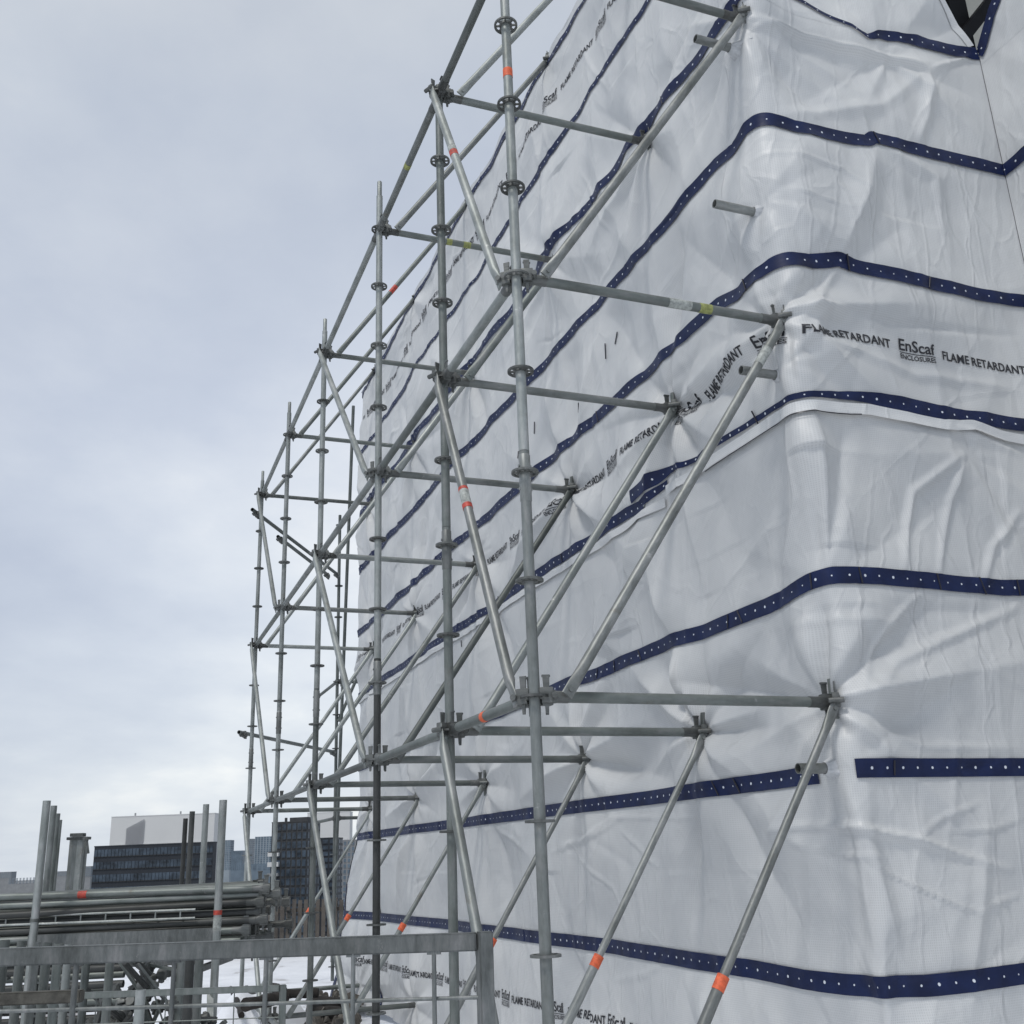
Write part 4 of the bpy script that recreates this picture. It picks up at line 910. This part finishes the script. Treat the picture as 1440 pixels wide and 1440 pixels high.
D = 480; facade('white_block', bpos(463, D), (wpx(60, D), 9, hh(1142, 463, D)), RZ, CW, CW, 1, 1, 'white block rising behind the dark balconied tower', (.9, .05), side=False)
D = 400; facade('glass_block', bpos(490, D), (wpx(34, D), 9, hh(1182, 485, D)), RZ, CG, GB, 6, 14, 'pale green glazed block beside the end of the wrapping', (.6, .6), base=-19)
CT1 = plain('cladding_pale_blue', (.33, .38, .42), .5, var=.15, scale=.1); CT2 = plain('cladding_deep_blue', (.17, .22, .27), .5, var=.2, scale=.1)
for (x0, x1, y, D, m, lab) in [(311, 325, 1182, 900, CT1, 'leftmost of the distant blue glass towers'), (327, 343, 1197, 820, CT2, 'shorter distant tower, second from left of the glass group'), (346, 356, 1180, 1000, CG, 'slim grey distant tower in the glass group'),
                               (359, 383, 1177, 940, CT1, 'widest distant glass tower next to the balconied block'), (343, 386, 1216, 640, CT2, 'low wide distant block in front of the glass towers')]:
    facade('tower_block', bpos((x0+x1)/2, D), (wpx(x1-x0, D), 12, hh(y, x0, D)), RZ, m, GB, 6, 16 if y < 1210 else 3, lab, (.62, .8), grp='distant glass towers')
for (x0, x1, y, D, lab) in [(-6, 20, 1227, 1100, 'pale distant slab block at the left edge of the view'), (75, 97, 1226, 1000, 'pale distant slab block behind the clustered post'), (18, 60, 1243, 900, 'very low distant blocks between the left slab and the rack posts'), (120, 134, 1219, 560, 'small pale building left of the dark office')]:
    facade('apartment_block', bpos((x0+x1)/2, D), (wpx(x1-x0, D), 12, hh(y, x0, D)), RZ, CG, CB, 9, 6, lab, (.5, .7), grp='distant pale blocks')
# ---------------------------------------------------------------- sky and light
w = bpy.data.worlds.new('World'); sc.world = w; w.use_nodes = True; nt = w.node_tree; nt.nodes.clear()
out = N(nt, 'ShaderNodeOutputWorld'); bg = N(nt, 'ShaderNodeBackground'); bg.inputs['Strength'].default_value = 1.0
sky = N(nt, 'ShaderNodeTexSky'); sky.sky_type = 'NISHITA'; sky.sun_disc = False; sky.sun_elevation = math.radians(58); sky.sun_rotation = math.radians(-125); sky.air_density = 1.2; sky.dust_density = 2.0
s2 = N(nt, 'ShaderNodeVectorMath', operation='SCALE'); s2.inputs['Scale'].default_value = .10; L(nt, sky.outputs[0], s2.inputs[0])
tc = N(nt, 'ShaderNodeTexCoord'); sep = N(nt, 'ShaderNodeSeparateXYZ'); L(nt, tc.outputs['Generated'], sep.inputs[0])
# project the direction on a flat cloud deck so clouds compress towards the horizon
az = N(nt, 'ShaderNodeMath', operation='ABSOLUTE'); L(nt, sep.outputs[2], az.inputs[0])
ad = N(nt, 'ShaderNodeMath', operation='ADD'); ad.inputs[1].default_value = .28; L(nt, az.outputs[0], ad.inputs[0])
dx = N(nt, 'ShaderNodeMath', operation='DIVIDE'); L(nt, sep.outputs[0], dx.inputs[0]); L(nt, ad.outputs[0], dx.inputs[1])
dy = N(nt, 'ShaderNodeMath', operation='DIVIDE'); L(nt, sep.outputs[1], dy.inputs[0]); L(nt, ad.outputs[0], dy.inputs[1])
cb = N(nt, 'ShaderNodeCombineXYZ'); L(nt, dx.outputs[0], cb.inputs[0]); L(nt, dy.outputs[0], cb.inputs[1]); cb.inputs[2].default_value = 3.3
cn = N(nt, 'ShaderNodeTexNoise', Scale=1.15, Detail=6.0, Roughness=.5, Distortion=.35); L(nt, cb.outputs[0], cn.inputs['Vector'])
cn2 = N(nt, 'ShaderNodeTexNoise', Scale=3.2, Detail=7.0, Roughness=.55); L(nt, cb.outputs[0], cn2.inputs['Vector'])
mxn = N(nt, 'ShaderNodeMix', data_type='FLOAT'); mxn.inputs[0].default_value = .3; L(nt, cn.outputs['Fac'], mxn.inputs[2]); L(nt, cn2.outputs['Fac'], mxn.inputs[3])
cloud = ramp(nt, mxn.outputs[0], [(.32, (.47, .53, .65)), (.46, (.56, .62, .725)), (.55, (.645, .70, .785)), (.66, (.82, .85, .885))])
grad = ramp(nt, sep.outputs[2], [(.0, (1.16, 1.15, 1.10)), (.14, (1.10, 1.09, 1.06)), (.4, (1.0, 1.0, 1.01)), (.62, (1.03, 1.02, 1.0)), (.8, (1.25, 1.18, 1.06)), (1, (1.4, 1.3, 1.12))])
mg = N(nt, 'ShaderNodeMix', data_type='RGBA', blend_type='MULTIPLY'); mg.inputs[0].default_value = 1; L(nt, cloud, mg.inputs[6]); L(nt, grad, mg.inputs[7])
dn = N(nt, 'ShaderNodeVectorMath', operation='DOT_PRODUCT'); L(nt, tc.outputs['Generated'], dn.inputs[0]); dn.inputs[1].default_value = tuple(ray(470, 880).normalized())
glow = ramp(nt, dn.outputs['Value'], [(.78, (.86, .88, .91)), (.93, (.99, .99, 1.0)), (1.0, (1.2, 1.18, 1.15))])
mg2 = N(nt, 'ShaderNodeMix', data_type='RGBA', blend_type='MULTIPLY'); mg2.inputs[0].default_value = 1; L(nt, mg.outputs[2], mg2.inputs[6]); L(nt, glow, mg2.inputs[7]); mg = mg2
mk_ = N(nt, 'ShaderNodeMix', data_type='RGBA'); mk_.inputs[0].default_value = .9; L(nt, s2.outputs[0], mk_.inputs[6]); L(nt, mg.outputs[2], mk_.inputs[7])
L(nt, mk_.outputs[2], bg.inputs[0]); L(nt, bg.outputs[0], out.inputs[0])
sl = bpy.data.lights.new('sun', 'SUN'); sl.energy = 1.5; sl.angle = math.radians(10); sl.color = (1, .97, .93)
so = bpy.data.objects.new('sun', sl); col.objects.link(so)
az_, el = math.radians(-125), math.radians(58)   # from the left, a little behind the camera
dvec = Vector((math.sin(az_)*math.cos(el), math.cos(az_)*math.cos(el), math.sin(el)))
so.rotation_euler = dvec.to_track_quat('Z', 'Y').to_euler()
sc.view_settings.view_transform = 'Standard'; sc.view_settings.look = 'None'; sc.view_settings.exposure = 0; sc.view_settings.gamma = 1
sc.render.engine = 'CYCLES'; sc.cycles.max_bounces = 6
